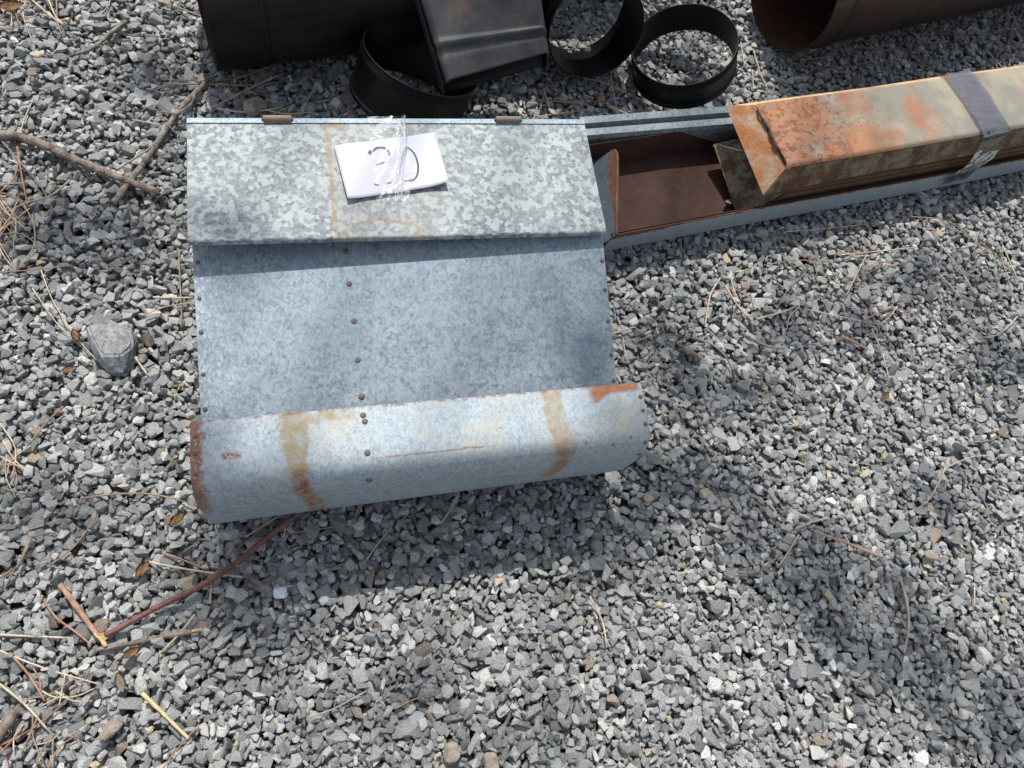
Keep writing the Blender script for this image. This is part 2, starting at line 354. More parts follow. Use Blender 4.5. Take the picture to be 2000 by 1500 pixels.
def black_mat(name, base=(0.0025, 0.0025, 0.003), rough=0.30, dirt=(0.010, 0.0095, 0.009), amt=0.35):
    t = NT(name); o = t.obj(); n = t.noise(o, 30, 5, 0.65); f = t.noise(o, 260, 3)
    c = t.mix(t.rng(n, 0.5, 0.8, 0, amt), base, dirt)
    t.bsdf(c, t.add(rough, t.mul(n, 0.2)), 0.0, t.bump(f, 0.08, 0.0005), spec=0.22); return t.m
M['black'] = black_mat('black_enamel')
M['black_dull'] = black_mat('black_steel_dull', (0.006, 0.005, 0.005), 0.5, (0.02, 0.012, 0.01), 0.8)
def duct_mat():
    t = NT('sooty_steel'); o = t.obj(); x, y, z = t.sep(o)
    f = t.noise(o, 220, 5, 0.7); n = t.noise(o, 24, 5, 0.65); st = t.noise(t.scl(o, (120, 6, 10)), 1, 3)
    c = t.mix(t.rng(n, 0.3, 0.7), (0.011, 0.0125, 0.015), (0.030, 0.033, 0.037))
    c = t.mix(t.rng(f, 0.56, 0.68, 0, 0.9), c, (0.006, 0.005, 0.005))
    c = t.mix(t.mul(t.rng(n, 0.48, 0.62), t.rng(st, 0.4, 0.6), 0.7), c, (0.07, 0.03, 0.018))
    t.bsdf(c, 0.6, 0.1, t.bump(f, 0.2, 0.001)); return t.m
M['duct'] = duct_mat()
def pipe_mat(name, a, b, c3):
    t = NT(name); o = t.obj()
    st = t.noise(t.scl(o, (5, 60, 60)), 1.0, 5, 0.6, 0.6); n = t.noise(o, 12, 5, 0.65); f = t.noise(o, 200, 4, 0.7)
    c = t.mix(t.rng(n, 0.35, 0.65), a, b)
    c = t.mix(t.rng(st, 0.5, 0.7, 0, 0.7), c, c3); c = t.mix(t.rng(f, 0.55, 0.75, 0, 0.5), c, t.mix(0.7, c, (0.0, 0.0, 0.0)))
    t.bsdf(c, 0.5, 0.1, t.bump(t.add(f, st), 0.15, 0.001), spec=0.25); return t.m
M['pipe_l'] = pipe_mat('sooty_pipe', (0.003, 0.0025, 0.0025), (0.013, 0.0075, 0.007), (0.024, 0.013, 0.011))
M['pipe_r'] = pipe_mat('rusty_pipe', (0.014, 0.009, 0.0085), (0.034, 0.017, 0.014), (0.058, 0.037, 0.031))
M['pipe_in'] = mat_rust('pipe_inside', [(0.3, (0.012, 0.007, 0.006)), (0.55, (0.05, 0.018, 0.010)), (0.75, (0.30, 0.075, 0.022))], 16, 0.8, 0.4)

def gravel_mat():
    t = NT('gravel_stone'); o = t.obj(); a = t.attr('stone')
    col = a['Color']; f = t.noise(o, 520, 4, 0.7); n = t.noise(o, 130, 4, 0.6)
    c = t.mix(t.rng(f, 0.38, 0.68), t.mix(1.0, col, (0.72, 0.73, 0.75), 'MULTIPLY'), t.mix(1.0, col, (1.28, 1.27, 1.24), 'MULTIPLY'))
    c = t.mix(t.rng(n, 0.52, 0.72, 0, 0.45), c, t.mix(0.45, c, (0.42, 0.41, 0.38)))
    t.bsdf(c, 0.82, 0.0, t.bump(t.add(t.mul(f, .5), n), 0.55, 0.0022), spec=0.35); return t.m
M['gravel'] = gravel_mat()
def simple(name, a, b, scale, rough=0.8, bump=0.4, dist=0.001, stretch=None, spec=0.3, lo=0.35, hi=0.65):
    t = NT(name); o = t.obj(); v = t.scl(o, stretch) if stretch else o
    n = t.noise(v, scale, 5, 0.65); f = t.noise(v, scale * 5, 4, 0.7)
    c = t.mix(t.rng(t.add(t.mul(n, .65), t.mul(f, .35)), lo, hi), a, b)
    t.bsdf(c, rough, 0, t.bump(t.add(n, f), bump, dist), spec=spec); return t.m
M['bed'] = simple('gravel_dust', (0.03, 0.03, 0.03), (0.09, 0.088, 0.085), 90)
M['rock'] = simple('granite', (0.13, 0.132, 0.136), (0.33, 0.33, 0.33), 120, 0.85, 0.6, 0.002)
M['tan'] = simple('tan_stone', (0.20, 0.165, 0.13), (0.36, 0.31, 0.25), 80, 0.85, 0.6, 0.002)
M['white'] = simple('white_stone', (0.55, 0.57, 0.60), (0.72, 0.74, 0.77), 90)
M['bark_grey'] = simple('grey_bark', (0.075, 0.058, 0.045), (0.33, 0.29, 0.24), 75, 0.9, 0.8, 0.002)
M['bark_brown'] = simple('brown_bark', (0.075, 0.055, 0.042), (0.31, 0.25, 0.195), 50, 0.9, 0.9, 0.002)
M['bark_red'] = simple('red_bark', (0.075, 0.026, 0.022), (0.19, 0.075, 0.055), 60, 0.55, 0.4, 0.001, spec=0.5)
M['wood_pink'] = simple('peeled_twig', (0.24, 0.125, 0.085), (0.42, 0.28, 0.18), 70, 0.7)
M['wood_raw'] = simple('raw_wood', (0.38, 0.24, 0.09), (0.55, 0.42, 0.22), 120, 0.7)
M['straw'] = simple('yellow_straw', (0.42, 0.33, 0.14), (0.58, 0.50, 0.28), 90, 0.6)
M['needle'] = simple('dry_needle', (0.34, 0.25, 0.165), (0.58, 0.48, 0.36), 40, 0.7)
M['needle_dark'] = simple('old_needle', (0.15, 0.10, 0.07), (0.36, 0.26, 0.18), 40, 0.75)
M['needle_red'] = simple('rust_needle', (0.22, 0.11, 0.07), (0.40, 0.24, 0.15), 40, 0.7)
M['leaf_brown'] = simple('dead_leaf', (0.16, 0.075, 0.035), (0.36, 0.22, 0.10), 90, 0.7)
M['leaf_tan'] = simple('pale_leaf', (0.28, 0.23, 0.16), (0.42, 0.37, 0.29), 90, 0.7)
M['weed'] = simple('weed_green', (0.05, 0.10, 0.025), (0.16, 0.24, 0.07), 120, 0.6)
def paper_mat():
    t = NT('paper'); o = t.obj(); n = t.noise(o, 40, 3)
    c = t.mix(n, (0.42, 0.415, 0.475), (0.49, 0.485, 0.535))
    sp = t.mul(t.rng(t.voro(o, 60, out='Distance'), 0.06, 0.03), t.rng(t.noise(o, 25, 2), 0.55, 0.6))
    t.bsdf(t.mix(sp, c, (0.12, 0.10, 0.08)), 0.65, 0.0, t.bump(n, 0.2, 0.003)); return t.m
M['paper'] = paper_mat()
M['ink'] = simple('marker_ink', (0.02, 0.014, 0.012), (0.09, 0.06, 0.05), 300, 0.4)
def tape_mat(name='clear_film', rough=0.22, gl=0.0, haze=0.01, tint=(1, 1, 1), fq=65, bd=0.002, gk=0.5):
    t = NT(name); o = t.obj()
    h = t.add(t.noise(t.warp(o, 20, 0.04), fq, 2, 0.45, 0.8), t.mul(t.noise(t.scl(o, (14, 70, 40)), 1.0, 2), 1.3))
    nr = t.bump(h, 0.45, bd)
    tr = t.n('ShaderNodeBsdfTransparent'); tr.inputs[0].default_value = (*tint, 1); gl_ = t.n('ShaderNodeBsdfGlossy'); gl_.inputs['Roughness'].default_value = rough
    t.set(gl_.inputs['Normal'], nr)
    df = t.n('ShaderNodeBsdfDiffuse'); df.inputs[0].default_value = (0.8, 0.8, 0.82, 1)
    fr = t.n('ShaderNodeFresnel'); fr.inputs[0].default_value = 1.36; t.set(fr.inputs['Normal'], nr)
    m1 = t.n('ShaderNodeMixShader'); t.set(m1.inputs[0], t.add(t.mul(fr.outputs[0], gk), gl)); t.t.links.new(tr.outputs[0], m1.inputs[1]); t.t.links.new(gl_.outputs[0], m1.inputs[2])
    m2 = t.n('ShaderNodeMixShader'); m2.inputs[0].default_value = haze; t.t.links.new(m1.outputs[0], m2.inputs[1]); t.t.links.new(df.outputs[0], m2.inputs[2])
    t.t.links.new(m2.outputs[0], t.out.inputs[0]); return t.m
M['tape'] = tape_mat(); M['tape_dark'] = tape_mat('film_dark_reflection', 0.13, 0.0, 0.0, (0.42, 0.37, 0.39), 38, 0.004, 0.32)  # second film is clear tape too, a dark reflection put into its tint

# ------------------------------------------------------------------ ground
X0, X1, Y0, Y1 = -1.0, 2.5, -0.65, 2.0
gb = bmesh.new(); add_quad(gb, [(-30, -30, -0.034), (30, -30, -0.034), (30, 30, -0.034), (-30, 30, -0.034)])
o = obj('ground', gb, M['bed']); o['kind'] = 'structure'; o['label'] = 'dusty ground beneath the gravel'

# footprints the stones must stay under: (polygon, highest z)
def poly_mask(poly, X, Y):
    inside = np.zeros(X.shape, bool); n = len(poly)
    for i in range(n):
        x1, y1 = poly[i]; x2, y2 = poly[(i + 1) % n]
        c = ((y1 > Y) != (y2 > Y)) & (X < (x2 - x1) * (Y - y1) / (y2 - y1 + 1e-12) + x1)
        inside ^= c
    return inside
CAPS = [([(-0.15, 0.29), (0.43, 0.29), (0.43, 0.79), (-0.15, 0.79)], -0.002),
        ([(0.50, 0.70), (2.3, 1.00), (2.27, 1.20), (0.47, 0.90)], -0.001),
        ([(0.50, 0.90), (1.25, 0.99), (1.24, 1.07), (0.5, 0.985)], 0.002)]
for (_x, _y), (_dx, _dy), _n in (((-.165, 1.195), (.982, .187), .82), ((1.045, 1.287), (.967, .253), 1.3)):
    CAPS.append(([(_x + _dx * a - _dy * b, _y + _dy * a + _dx * b) for a, b in ((0, -.075), (_n, -.075), (_n, .075), (0, .075))], -0.003))
for _px, _py, _r in ((1700, 1195, .034), (1728, 1066, .016)):
    _p = at(_px, _py, 0); CAPS.append(([(_p.x + _r * math.cos(k * .785), _p.y + _r * math.sin(k * .785)) for k in range(8)], -0.007))
CELL = 0.004
def stone_protos(n):
    out = []
    for k in range(n):
        bm = bmesh.new()
        flat = rng.uniform(0.25, 0.68); el = rng.uniform(0.45, 0.95)
        m = rng.integers(11, 19)
        for i in range(m):
            p = rng.normal(size=3); p /= np.linalg.norm(p)
            p = np.sign(p) * np.abs(p) ** 0.65
            bm.verts.new((p[0] * rng.uniform(.85, 1.1), p[1] * el * rng.uniform(.85, 1.1), p[2] * flat))
        r_ = bmesh.ops.convex_hull(bm, input=bm.verts[:])
        bmesh.ops.delete(bm, geom=[v for v in bm.verts if not v.link_faces], context='VERTS')
        bmesh.ops.dissolve_limit(bm, angle_limit=math.radians(14), verts=bm.verts[:], edges=bm.edges[:])
        bmesh.ops.triangulate(bm, faces=bm.faces[:])
        bm.verts.index_update()
        v = np.array([x.co[:] for x in bm.verts]); f = np.array([[q.index for q in g.verts] for g in bm.faces])
        v /= np.abs(v[:, 0]).max()
        out.append((v, f, flat)); bm.free()
    return out
def build_gravel():
    protos = stone_protos(60)
    nx, ny = int((X1 - X0) / CELL), int((Y1 - Y0) / CELL)
    Hm = np.full((nx, ny), -0.034)
    gx, gy = np.meshgrid(X0 + (np.arange(nx) + .5) * CELL, Y0 + (np.arange(ny) + .5) * CELL, indexing='ij')
    cap = np.full((nx, ny), 0.022)
    for poly, z in CAPS: cap[poly_mask(poly, gx, gy)] = z
    # visible region: camera frustum on the ground with a margin
    cor = [at(px, py) for px, py in ((-330, -160), (2260, -160), (2260, 1720), (-330, 1720))]
    vis = poly_mask([(c.x, c.y) for c in cor], gx, gy)
    deep = np.zeros((nx, ny), bool)          # under things, far from their edges: hardly any stones needed
    for poly, z in CAPS[:1]: deep |= poly_mask([(-0.06, 0.38), (0.34, 0.38), (0.34, 0.70), (-0.06, 0.70)], gx, gy)
    ok = np.argwhere(vis & ~deep)
    area = len(ok) * CELL * CELL
    V, FA, C_ = [], [], []; voff = 0
    N = int(area / 0.000064)
    cand = ok[rng.integers(0, len(ok), size=(N, 4))]
    sizes = np.clip(np.exp(rng.normal(math.log(0.0080), 0.38, N)), 0.003, 0.021)
    order = np.argsort(-sizes + rng.normal(0, 0.0035, N)); sizes = sizes[order]
    kinds = rng.random(N)
    for k in range(N):
        c4 = cand[k]; hv = Hm[c4[:, 0], c4[:, 1]]
        i, j = c4[hv.argmin()]
        s = sizes[k]
        pv, pf, flat = protos[rng.integers(0, len(protos))]
        yaw = rng.uniform(0, 2 * math.pi); tilt = abs(rng.normal(0, 0.25)); ta = rng.uniform(0, 2 * math.pi)
        if rng.random() < 0.10: tilt = rng.uniform(0.6, 1.4)
        cz, sz = math.cos(yaw), math.sin(yaw)
        Rz = np.array([[cz, -sz, 0], [sz, cz, 0], [0, 0, 1]])
        ax = np.array([math.cos(ta), math.sin(ta), 0]); K = np.array([[0, -ax[2], ax[1]], [ax[2], 0, -ax[0]], [-ax[1], ax[0], 0]])
        Rt = np.eye(3) + math.sin(tilt) * K + (1 - math.cos(tilt)) * K @ K
        v = (pv * s) @ (Rt @ Rz).T
        r = int(0.8 * s / CELL) + 1
        a0, a1, b0, b1 = max(i - r, 0), min(i + r + 1, nx), max(j - r, 0), min(j + r + 1, ny)
        patch = Hm[a0:a1, b0:b1]
        base = np.percentile(patch, 62)
        zlo, zhi = v[:, 2].min(), v[:, 2].max()
        zc = base - zlo * 0.80
        cp = cap[a0:a1, b0:b1].min()
        if zc + zhi > cp:
            if cp < 0.01: 
                zc = cp - zhi
                if zc < base - 0.012: continue
            else: continue
        x, y = X0 + (i + rng.random()) * CELL, Y0 + (j + rng.random()) * CELL
        V.append(v + (x, y, zc)); FA.append(pf + voff); voff += len(v)
        q = kinds[k]
        if q < 0.76: g = rng.choice([0.175, 0.215, 0.26, 0.30]) * rng.uniform(0.82, 1.2); c = (g * 0.985, g * 1.0, g * 0.965)
        elif q < 0.972: g = rng.uniform(0.30, 0.46); c = (g * 1.02, g, g * 0.93)
        elif q < 0.979: g = rng.uniform(0.5, 0.62); c = (g, g, g)
        elif q < 0.988: g = rng.uniform(0.32, 0.42); c = (g * 1.1, g * 0.9, g * 0.62)
        else: g = rng.uniform(0.14, 0.24); c = (g * 1.2, g * 0.95, g * 0.75)
        C_.append(np.repeat([[*c, 1.0]], len(pf), 0))
        ii, jj = np.meshgrid(np.arange(a0, a1) - i, np.arange(b0, b1) - j, indexing='ij')
        rho = (ii ** 2 + jj ** 2) * CELL * CELL / (0.8 * s) ** 2
        top = zc + (zhi * 0.75) * np.sqrt(np.clip(1 - rho, 0, 1))
        np.maximum(patch, np.where(rho < 1, top, -1), out=patch)
    V = np.concatenate(V); FA = np.concatenate(FA); C_ = np.concatenate(C_)
    hs = Hm[vis & (cap > 0.01)]
    print('gravel stones', len(C_), 'faces', len(FA), 'height mean', hs.mean(), 'p95', np.percentile(hs, 95))
    me = bpy.data.meshes.new('gravel')
    me.vertices.add(len(V)); me.vertices.foreach_set('co', V.astype(np.float32).ravel())
    me.loops.add(FA.size); me.loops.foreach_set('vertex_index', FA.astype(np.int32).ravel())
    me.polygons.add(len(FA)); me.polygons.foreach_set('loop_start', np.arange(0, FA.size, 3, dtype=np.int32))
    me.update(calc_edges=True)
    at_ = me.attributes.new('stone', 'FLOAT_COLOR', 'FACE'); at_.data.foreach_set('color', C_.astype(np.float32).ravel())
    me.polygons.foreach_set('use_smooth', np.zeros(len(FA), bool))
    o = obj('gravel', me, M['gravel']); o['kind'] = 'stuff'; o['label'] = 'grey crushed slate gravel covering the ground'
    return Hm
HM = build_gravel()
def gz(x, y):
    i = int((x - X0) / CELL); j = int((y - Y0) / CELL)
    if 2 <= i < HM.shape[0] - 2 and 2 <= j < HM.shape[1] - 2: return float(HM[i - 2:i + 3, j - 2:j + 3].mean())
    return 0.0

# ------------------------------------------------------------------ galvanized bin
BX0, BX1 = -0.161, 0.426
HX0, HX1 = -0.1707, 0.4457
bin_ = thing('galvanized_bin', 'galvanized sheet metal bin with hinged spangled lid and rounded rust stained front', 'metal bin', (0.13, 0.55, 0))
BL = Vector((0.13, 0.55, 0))
def loc(p): return Vector(p) - BL
hl, hr, fl, fr = Vector((BX0, .794, .274)), Vector((BX1, .792, .280)), Vector((BX0, .5935, .2785)), Vector((BX1, .5965, .2690))
def lid_pt(u, v, dz=0.0):
    return hl.lerp(hr, u).lerp(fl.lerp(fr, u), v) + Vector((0, 0, dz + 0.0022 * math.sin(math.pi * v) * math.sin(math.pi * u)))
def lid_bm():
    W, D = BX1 - BX0, 0.205
    def fn(u, v):
        if v <= 1.0:
            p = lid_pt(u, v)
            if v < 0.035: p.z -= 0.0015 * (1 - v / 0.035)
        else:                      # front edge rolled down
            a = (v - 1.0) / 0.08 * math.pi / 2
            p = lid_pt(u, 1.0) + Vector((0, -0.0045 * math.sin(a), -0.0045 * (1 - math.cos(a))))
            if a >= math.pi / 2 - 1e-6: p.z -= 0.004
        return loc(p)
    vs_ = [0, .012, .036, .042] + [k / 20 for k in range(2, 21)] + [1.02, 1.04, 1.06, 1.08]
    bm = grid_bm(lambda u, k: fn(u, vs_[int(round(k))]), 30, len(vs_) - 1, 0, 1, 0, len(vs_) - 1, uvfn=lambda u, k: (u * W, vs_[int(round(k))] * D))
    # side flanges turned down
    uvl = bm.loops.layers.uv.active
    for u in (0, 1):
        for k in range(10):
            a, b = lid_pt(u, k / 10), lid_pt(u, (k + 1) / 10)
            pts = [loc(a), loc(b), loc(b - Vector((0, 0, .012))), loc(a - Vector((0, 0, .012)))]
            f = add_quad(bm, pts if u == 0 else pts[::-1])
            for l, q in zip(f.loops, ((0, k / 10), (0, (k + 1) / 10), (.012, (k + 1) / 10), (.012, k / 10))): l[uvl].uv = (q[0], q[1] * D)
    return bm
lid = obj('lid', lid_bm(), M['lid'], bin_, True, autosmooth=40)
# fold seam along the back of the lid
sb = grid_bm(lambda u, v: loc(lid_pt(u, 0.0 + v * 0.04, 0.0022 - 0.0004 * v)), 30, 2, 0.0, 1.0, 0, 1, uvfn=lambda u, v: (u * .587, .3 + v * .01), thick=-0.0014)
obj('back_seam', sb, M['panel'], lid)
for u0, u1 in (((-0.058 - BX0) / .587, (-0.019 - BX0) / .587), ((0.283 - BX0) / .587, (0.322 - BX0) / .587)):
    b = bmesh.new(); tube(b, [loc(lid_pt(u0 + (u1 - u0) * k / 6, 0.012, 0.0035)) for k in range(7)], 0.0052, 12)
    h = obj('hinge', b, M['rust_hinge'], lid, True, autosmooth=50)
    b = bmesh.new(); tube(b, [loc(lid_pt(u0 - .004, 0.012, 0.0035)), loc(lid_pt(u1 + .004, 0.012, 0.0035))], 0.0022, 8)
    obj('hinge_pin', b, M['rust_bolt'], h)
PTL, PTR, PBL, PBR = Vector((BX0, .608, .2415)), Vector((BX1, .598, .2505)), Vector((BX0, .372, .1905)), Vector((BX1 + .001, .383, .1775))
def panel_pt(u, v): return PTL.lerp(PTR, u).lerp(PBL.lerp(PBR, u), v)
pb = grid_bm(lambda u, v: loc(panel_pt(u, v) + Vector((0, 0, 0.0012 * math.sin(math.pi * u) * math.sin(math.pi * max(0, min(1, v)))))), 24, 16, 0, 1, -0.25, 1.18, uvfn=lambda u, v: (u * .587, v * .24), thick=0.0012)
panel = obj('front_panel', pb, M['panel'], bin_, True, autosmooth=40)
pnorm = (PBL - PTL).cross(PTR - PTL).normalized()
if pnorm.z < 0: pnorm = -pnorm
def screw(p, n, parent, r=0.0042):
    b = bmesh.new(); dome(b, (0, 0, 0), n, r * rnd.uniform(.9, 1.1), 0.0022)
    obj('screw', b, M['rust_bolt'], parent, True, loc=loc(p), autosmooth=50)
def on_panel(x, y):
    u = (x - BX0) / (BX1 - BX0); 
    a, b_ = PTL.lerp(PTR, u), PBL.lerp(PBR, u)
    return panel_pt(u, (y - a.y) / (b_.y - a.y)) + Vector((0, 0, .0012))
for x, y in ((.042, .590), (.043, .544), (.045, .492), (.046, .439), (.047, .389)): screw(on_panel(x, y), pnorm, panel, .0044)
for y in (.583, .534, .488, .432, .386): screw(on_panel(-.1555, y), pnorm, panel, .0030)
for y in (.561, .519, .474, .425, .388): screw(on_panel(.4215, y), pnorm, panel, .0030)
# rounded front hood, lofted between its two end profiles
PL = catmull([(.364, .2115), (.355, .2122), (.332, .2135), (.302, .2140), (.284, .2085), (.271, .190), (.2665, .162), (.265, .100), (.270, .040), (.286, -.006)], 5)
PR = catmull([(.366, .2195), (.357, .2195), (.334, .2190), (.308, .2165), (.290, .2105), (.278, .193), (.2735, .165), (.273, .120), (.278, .070), (.294, -.004)], 5)
PL, PR = np.array(PL), np.array(PR)
def arcl(P): return np.r_[0, np.cumsum(np.hypot(*np.diff(P, axis=0).T))]
SL = (arcl(PL) + arcl(PR)) / 2
def hood_pt(u, k):
    q = PL[k] * (1 - u) + PR[k] * u
    bow = 0.0015 * math.sin(math.pi * u)
    return Vector((HX0 + (HX1 - HX0) * u, q[0] - bow * 0.3, q[1] + bow))
NP = len(PL)
hb = grid_bm(lambda u, k: loc(hood_pt(u, int(round(k)))), 40, NP - 1, 0, 1, 0, NP - 1, uvfn=lambda u, k: (u * (HX1 - HX0), float(SL[int(round(k))])), thick=0.0014)
hood = obj('rounded_front', hb, M['hood'], bin_, True, autosmooth=45)
def hood_at(x, s):
    k = int(np.abs(SL - s).argmin()); u = (x - HX0) / (HX1 - HX0); k = max(1, min(NP - 2, k))
    t_ = hood_pt(u, k + 1) - hood_pt(u, k - 1); n = Vector((1, 0, 0)).cross(t_).normalized()
    if n.y > 0.2 or (n.z < 0 and abs(n.y) < .5): n = -n
    return hood_pt(u, k) + n * .0014, n
for x, s in ((.046, .014), (.0475, .021), (.047, .066), (.047, .105)): p, n = hood_at(x, s); screw(p, n, hood, .0044)
for s in (.022, .044, .064, .09, .12): p, n = hood_at(HX1 - .005, s); screw(p, n, hood, .0030)
for s in (.020, .045, .070, .10): p, n = hood_at(HX0 + .006, s); screw(p, n, hood, .0030)
def plate(P, x, th):
    bm = bmesh.new(); a = [bm.verts.new(loc((x, y, z))) for y, z in P]; f = bm.faces.new(a)
    r_ = bmesh.ops.extrude_face_region(bm, geom=[f]); bmesh.ops.translate(bm, verts=[g for g in r_['geom'] if isinstance(g, bmesh.types.BMVert)], vec=(th, 0, 0))
    uvl = bm.loops.layers.uv.new('UVMap')
    for f in bm.faces:
        for l in f.loops: l[uvl].uv = (l.vert.co.y, l.vert.co.z)
    return bm
for P, x, th in ((PL, HX0 + .003, .0012), (PR, HX1 - .0045, .0012)):
    e = [(float(y) + (.002 if k > 2 else 0), float(z) - .002) for k, (y, z) in enumerate(P)] + [(.372, -.004)]
    obj('end_cap', plate(e, x, th), M['galv'], hood)
for x, ptop, pbot, zh in ((BX0 + .004, PTL, PBL, hl.z), (BX1 - .0055, PTR, PBR, hr.z)):
    obj('side_wall', plate([(.786, zh - .006), (ptop.y + .03, ptop.z + .003), (ptop.y, ptop.z - .003), (pbot.y, pbot.z - .003), (.36, -.004), (.786, -.004)], x, .0013), M['galv'], bin_)
bb = bmesh.new(); hexa(bb, [loc(p) for p in ((BX0 + .003, .784, -.004), (BX1 - .003, .784, -.004), (BX1 - .003, .7854, -.004), (BX0 + .003, .7854, -.004), (BX0 + .003, .784, .268), (BX1 - .003, .784, .274), (BX1 - .003, .7854, .274), (BX0 + .003, .7854, .268))])
bb.loops.layers.uv.new('UVMap'); obj('back_wall', bb, M['galv'], bin_)

# ------------------------------------------------------------------ paper and tape on the lid
def onlid(px, py, dz=0.0):
    p = at(px, py, .277)
    for _ in range(4):
        u = (p.x - BX0) / (BX1 - BX0); v = (0.793 - p.y) / 0.204
        p = at(px, py, lid_pt(u, v, dz).z)
    return p
pc = [onlid(*q, .003) for q in ((652, 285), (850, 261), (875, 362), (679, 392))]
pcen = sum(pc, Vector()) / 4
def pap(u, v):
    p = pc[0].lerp(pc[1], u).lerp(pc[3].lerp(pc[2], u), v)
    curl = 0.005 * (max(0, u - .6) / .4) ** 2 * (0.5 + v) + 0.004 * (max(0, .35 - u) / .35) ** 2 * v + 0.0018 * math.sin(u * 9 + v * 2)**2 * (1 - abs(u - .5))
    return p + Vector((0, 0, 0.0006 + curl)) - pcen
pp_ = obj('paper_sign', grid_bm(pap, 28, 16, thick=0.0003), M['paper'], None, True, loc=pcen)
tag(pp_, 'white paper sheet with handwritten black letters taped onto the spangled lid', 'paper sign')
def z8(pts): return [(620 + x / 7.143, 220 + y / 7.143) for x, y in pts]
def stroke(pts, ws):
    """a flat ribbon of ink along a line on the paper"""
    pts = catmull([(*p, w_) for p, w_ in zip(z8(pts), ws)], 5)
    bm = bmesh.new(); prev = None
    def P(px, py):
        p = at(px, py, .281)
        # paper coordinates by bilinear solve (near-parallelogram)
        a = pc[1] - pc[0]; b = pc[3] - pc[0]; d = p - pc[0]
        M2 = Matrix(((a.x, b.x), (a.y, b.y))).inverted(); uv = M2 @ Vector((d.x, d.y))
        q = pap(uv[0], uv[1]); q.z += 0.0007; return q
    for k, p in enumerate(pts):
        q0 = pts[max(k - 1, 0)]; q1 = pts[min(k + 1, len(pts) - 1)]
        t_ = np.array([q1[0] - q0[0], q1[1] - q0[1]]); t_ = t_ / (np.linalg.norm(t_) + 1e-9); n_ = np.array([-t_[1], t_[0]]) * p[2] * 1.2 / 2 / 7.143
        cur = (bm.verts.new(P(p[0] + n_[0], p[1] + n_[1])), bm.verts.new(P(p[0] - n_[0], p[1] - n_[1])))
        if prev: bm.faces.new((prev[0], prev[1], cur[1], cur[0]))
        prev = cur
    bmesh.ops.recalc_face_normals(bm, faces=bm.faces[:])
    obj('handwriting', bm, M['ink'], pp_)
stroke([(722, 578), (770, 528), (815, 506), (870, 500), (940, 510), (990, 550), (1012, 600), (990, 660), (940, 705), (880, 725), (825, 742)], [44, 40, 30, 18, 16, 14, 16, 14, 14, 12, 10])
stroke([(1250, 488), (1300, 520), (1350, 575), (1395, 660), (1422, 760), (1420, 860), (1400, 920), (1375, 950)], [12, 15, 16, 20, 24, 24, 20, 14])
stroke([(1380, 945), (1335, 965), (1270, 962), (1200, 945)], [14, 16, 14, 8])
stroke([(1060, 975), (1020, 992), (975, 1003)], [14, 16, 16])
stroke([(870, 1024), (835, 1018), (803, 1008)], [12, 16, 14])
stroke([(1250, 485), (1215, 540), (1195, 620), (1185, 700), (1165, 815)], [18, 16, 14, 12, 10])
stroke([(1255, 490), (1250, 560), (1215, 640)], [10, 9, 7])
tcen = onlid(765, 315, .008)
tq = [onlid(717, 233, .004), onlid(792, 231, .004), onlid(801, 396, .006), onlid(736, 396, .006)]
def tp(u, v):
    p = tq[0].lerp(tq[1], u).lerp(tq[3].lerp(tq[2], u), v)
    z = 0.0012 * math.sin(v * 38 + 3 * u) * (1 if v < .32 else .35) + 0.0016 * math.sin(u * 11 + v * 17) * .5
    fold = math.exp(-((u - (.93 - .35 * max(0, v - .25))) / .06) ** 2)
    return p + Vector((0, 0, 0.0045 + 0.006 * math.sin(math.pi * min(1, v * 1.6)) * .4 + z + fold * .005)) - tcen
tb = grid_bm(tp, 26, 48)
tp_ = obj('clear_tape', tb, M['tape'], None, True, loc=tcen)
tag(tp_, 'wrinkled shiny clear tape strip holding down the white paper sheet', 'tape')
tw = []
for x, y, dz in ((1140, 110, .004), (1180, 240, .007), (1225, 340, .010), (1215, 450, .0105), (1190, 600, .010), (1150, 760, .0095), (1090, 930, .009), (1000, 1040, .009), (880, 1130, .008)):
    px, py = 620 + x / 7.143, 220 + y / 7.143; tw.append(onlid(px, py, dz) - tcen)
b = bmesh.new(); tube(b, catmull(tw, 5), [0.0019 + .0008 * math.sin(k) for k in range(len(tw) * 5 - 4)], 6, 0.35, flat=.5)
obj('tape_twist', b, M['tape'], tp_, True)
tw = [onlid(620 + x / 7.143, 220 + y / 7.143, dz) - tcen for x, y, dz in ((870, 1140, .008), (1040, 1050, .010), (1200, 950, .011), (1340, 870, .010))]
b = bmesh.new(); tube(b, catmull(tw, 6), [0.001 + .003 * (k / 18) for k in range(19)], 6, 0.3, flat=.35); obj('tape_twist', b, M['tape'], tp_, True)

# ------------------------------------------------------------------ rusty channel with two nested covers
CA = math.atan2(.166, .999)
chan = thing('metal_channel', 'long open zinc channel with rusty inside lying on gravel beside the bin', 'metal channel', (0.527, 0.708, 0), (0, 0, CA))
LEN = 1.75
def prism(bm, prof, x0, x1):
    """closed profile of (y, z) swept along x"""
    a = [bm.verts.new((x0, y, z)) for y, z in prof]; b_ = [bm.verts.new((x1, y, z)) for y, z in prof]; n = len(prof)
    for k in range(n): bm.faces.new((a[k], a[(k + 1) % n], b_[(k + 1) % n], b_[k]))
    bm.faces.new(a[::-1]); bm.faces.new(b_)
    bmesh.ops.recalc_face_normals(bm, faces=bm.faces[:])
def strip(fn, n, m, mat, name, parent, thick=.0012):
    return obj(name, grid_bm(fn, n, m, thick=thick), mat, parent, True, autosmooth=40)
wob = lambda x: .0015 * math.sin(x * 5 + 1)
o1 = strip(lambda u, v: Vector((u * LEN, .002 + .006 * (1 - v) + wob(u * LEN), .004 + .066 * v)), 40, 4, M['chan_out'], 'outer_wall', chan)
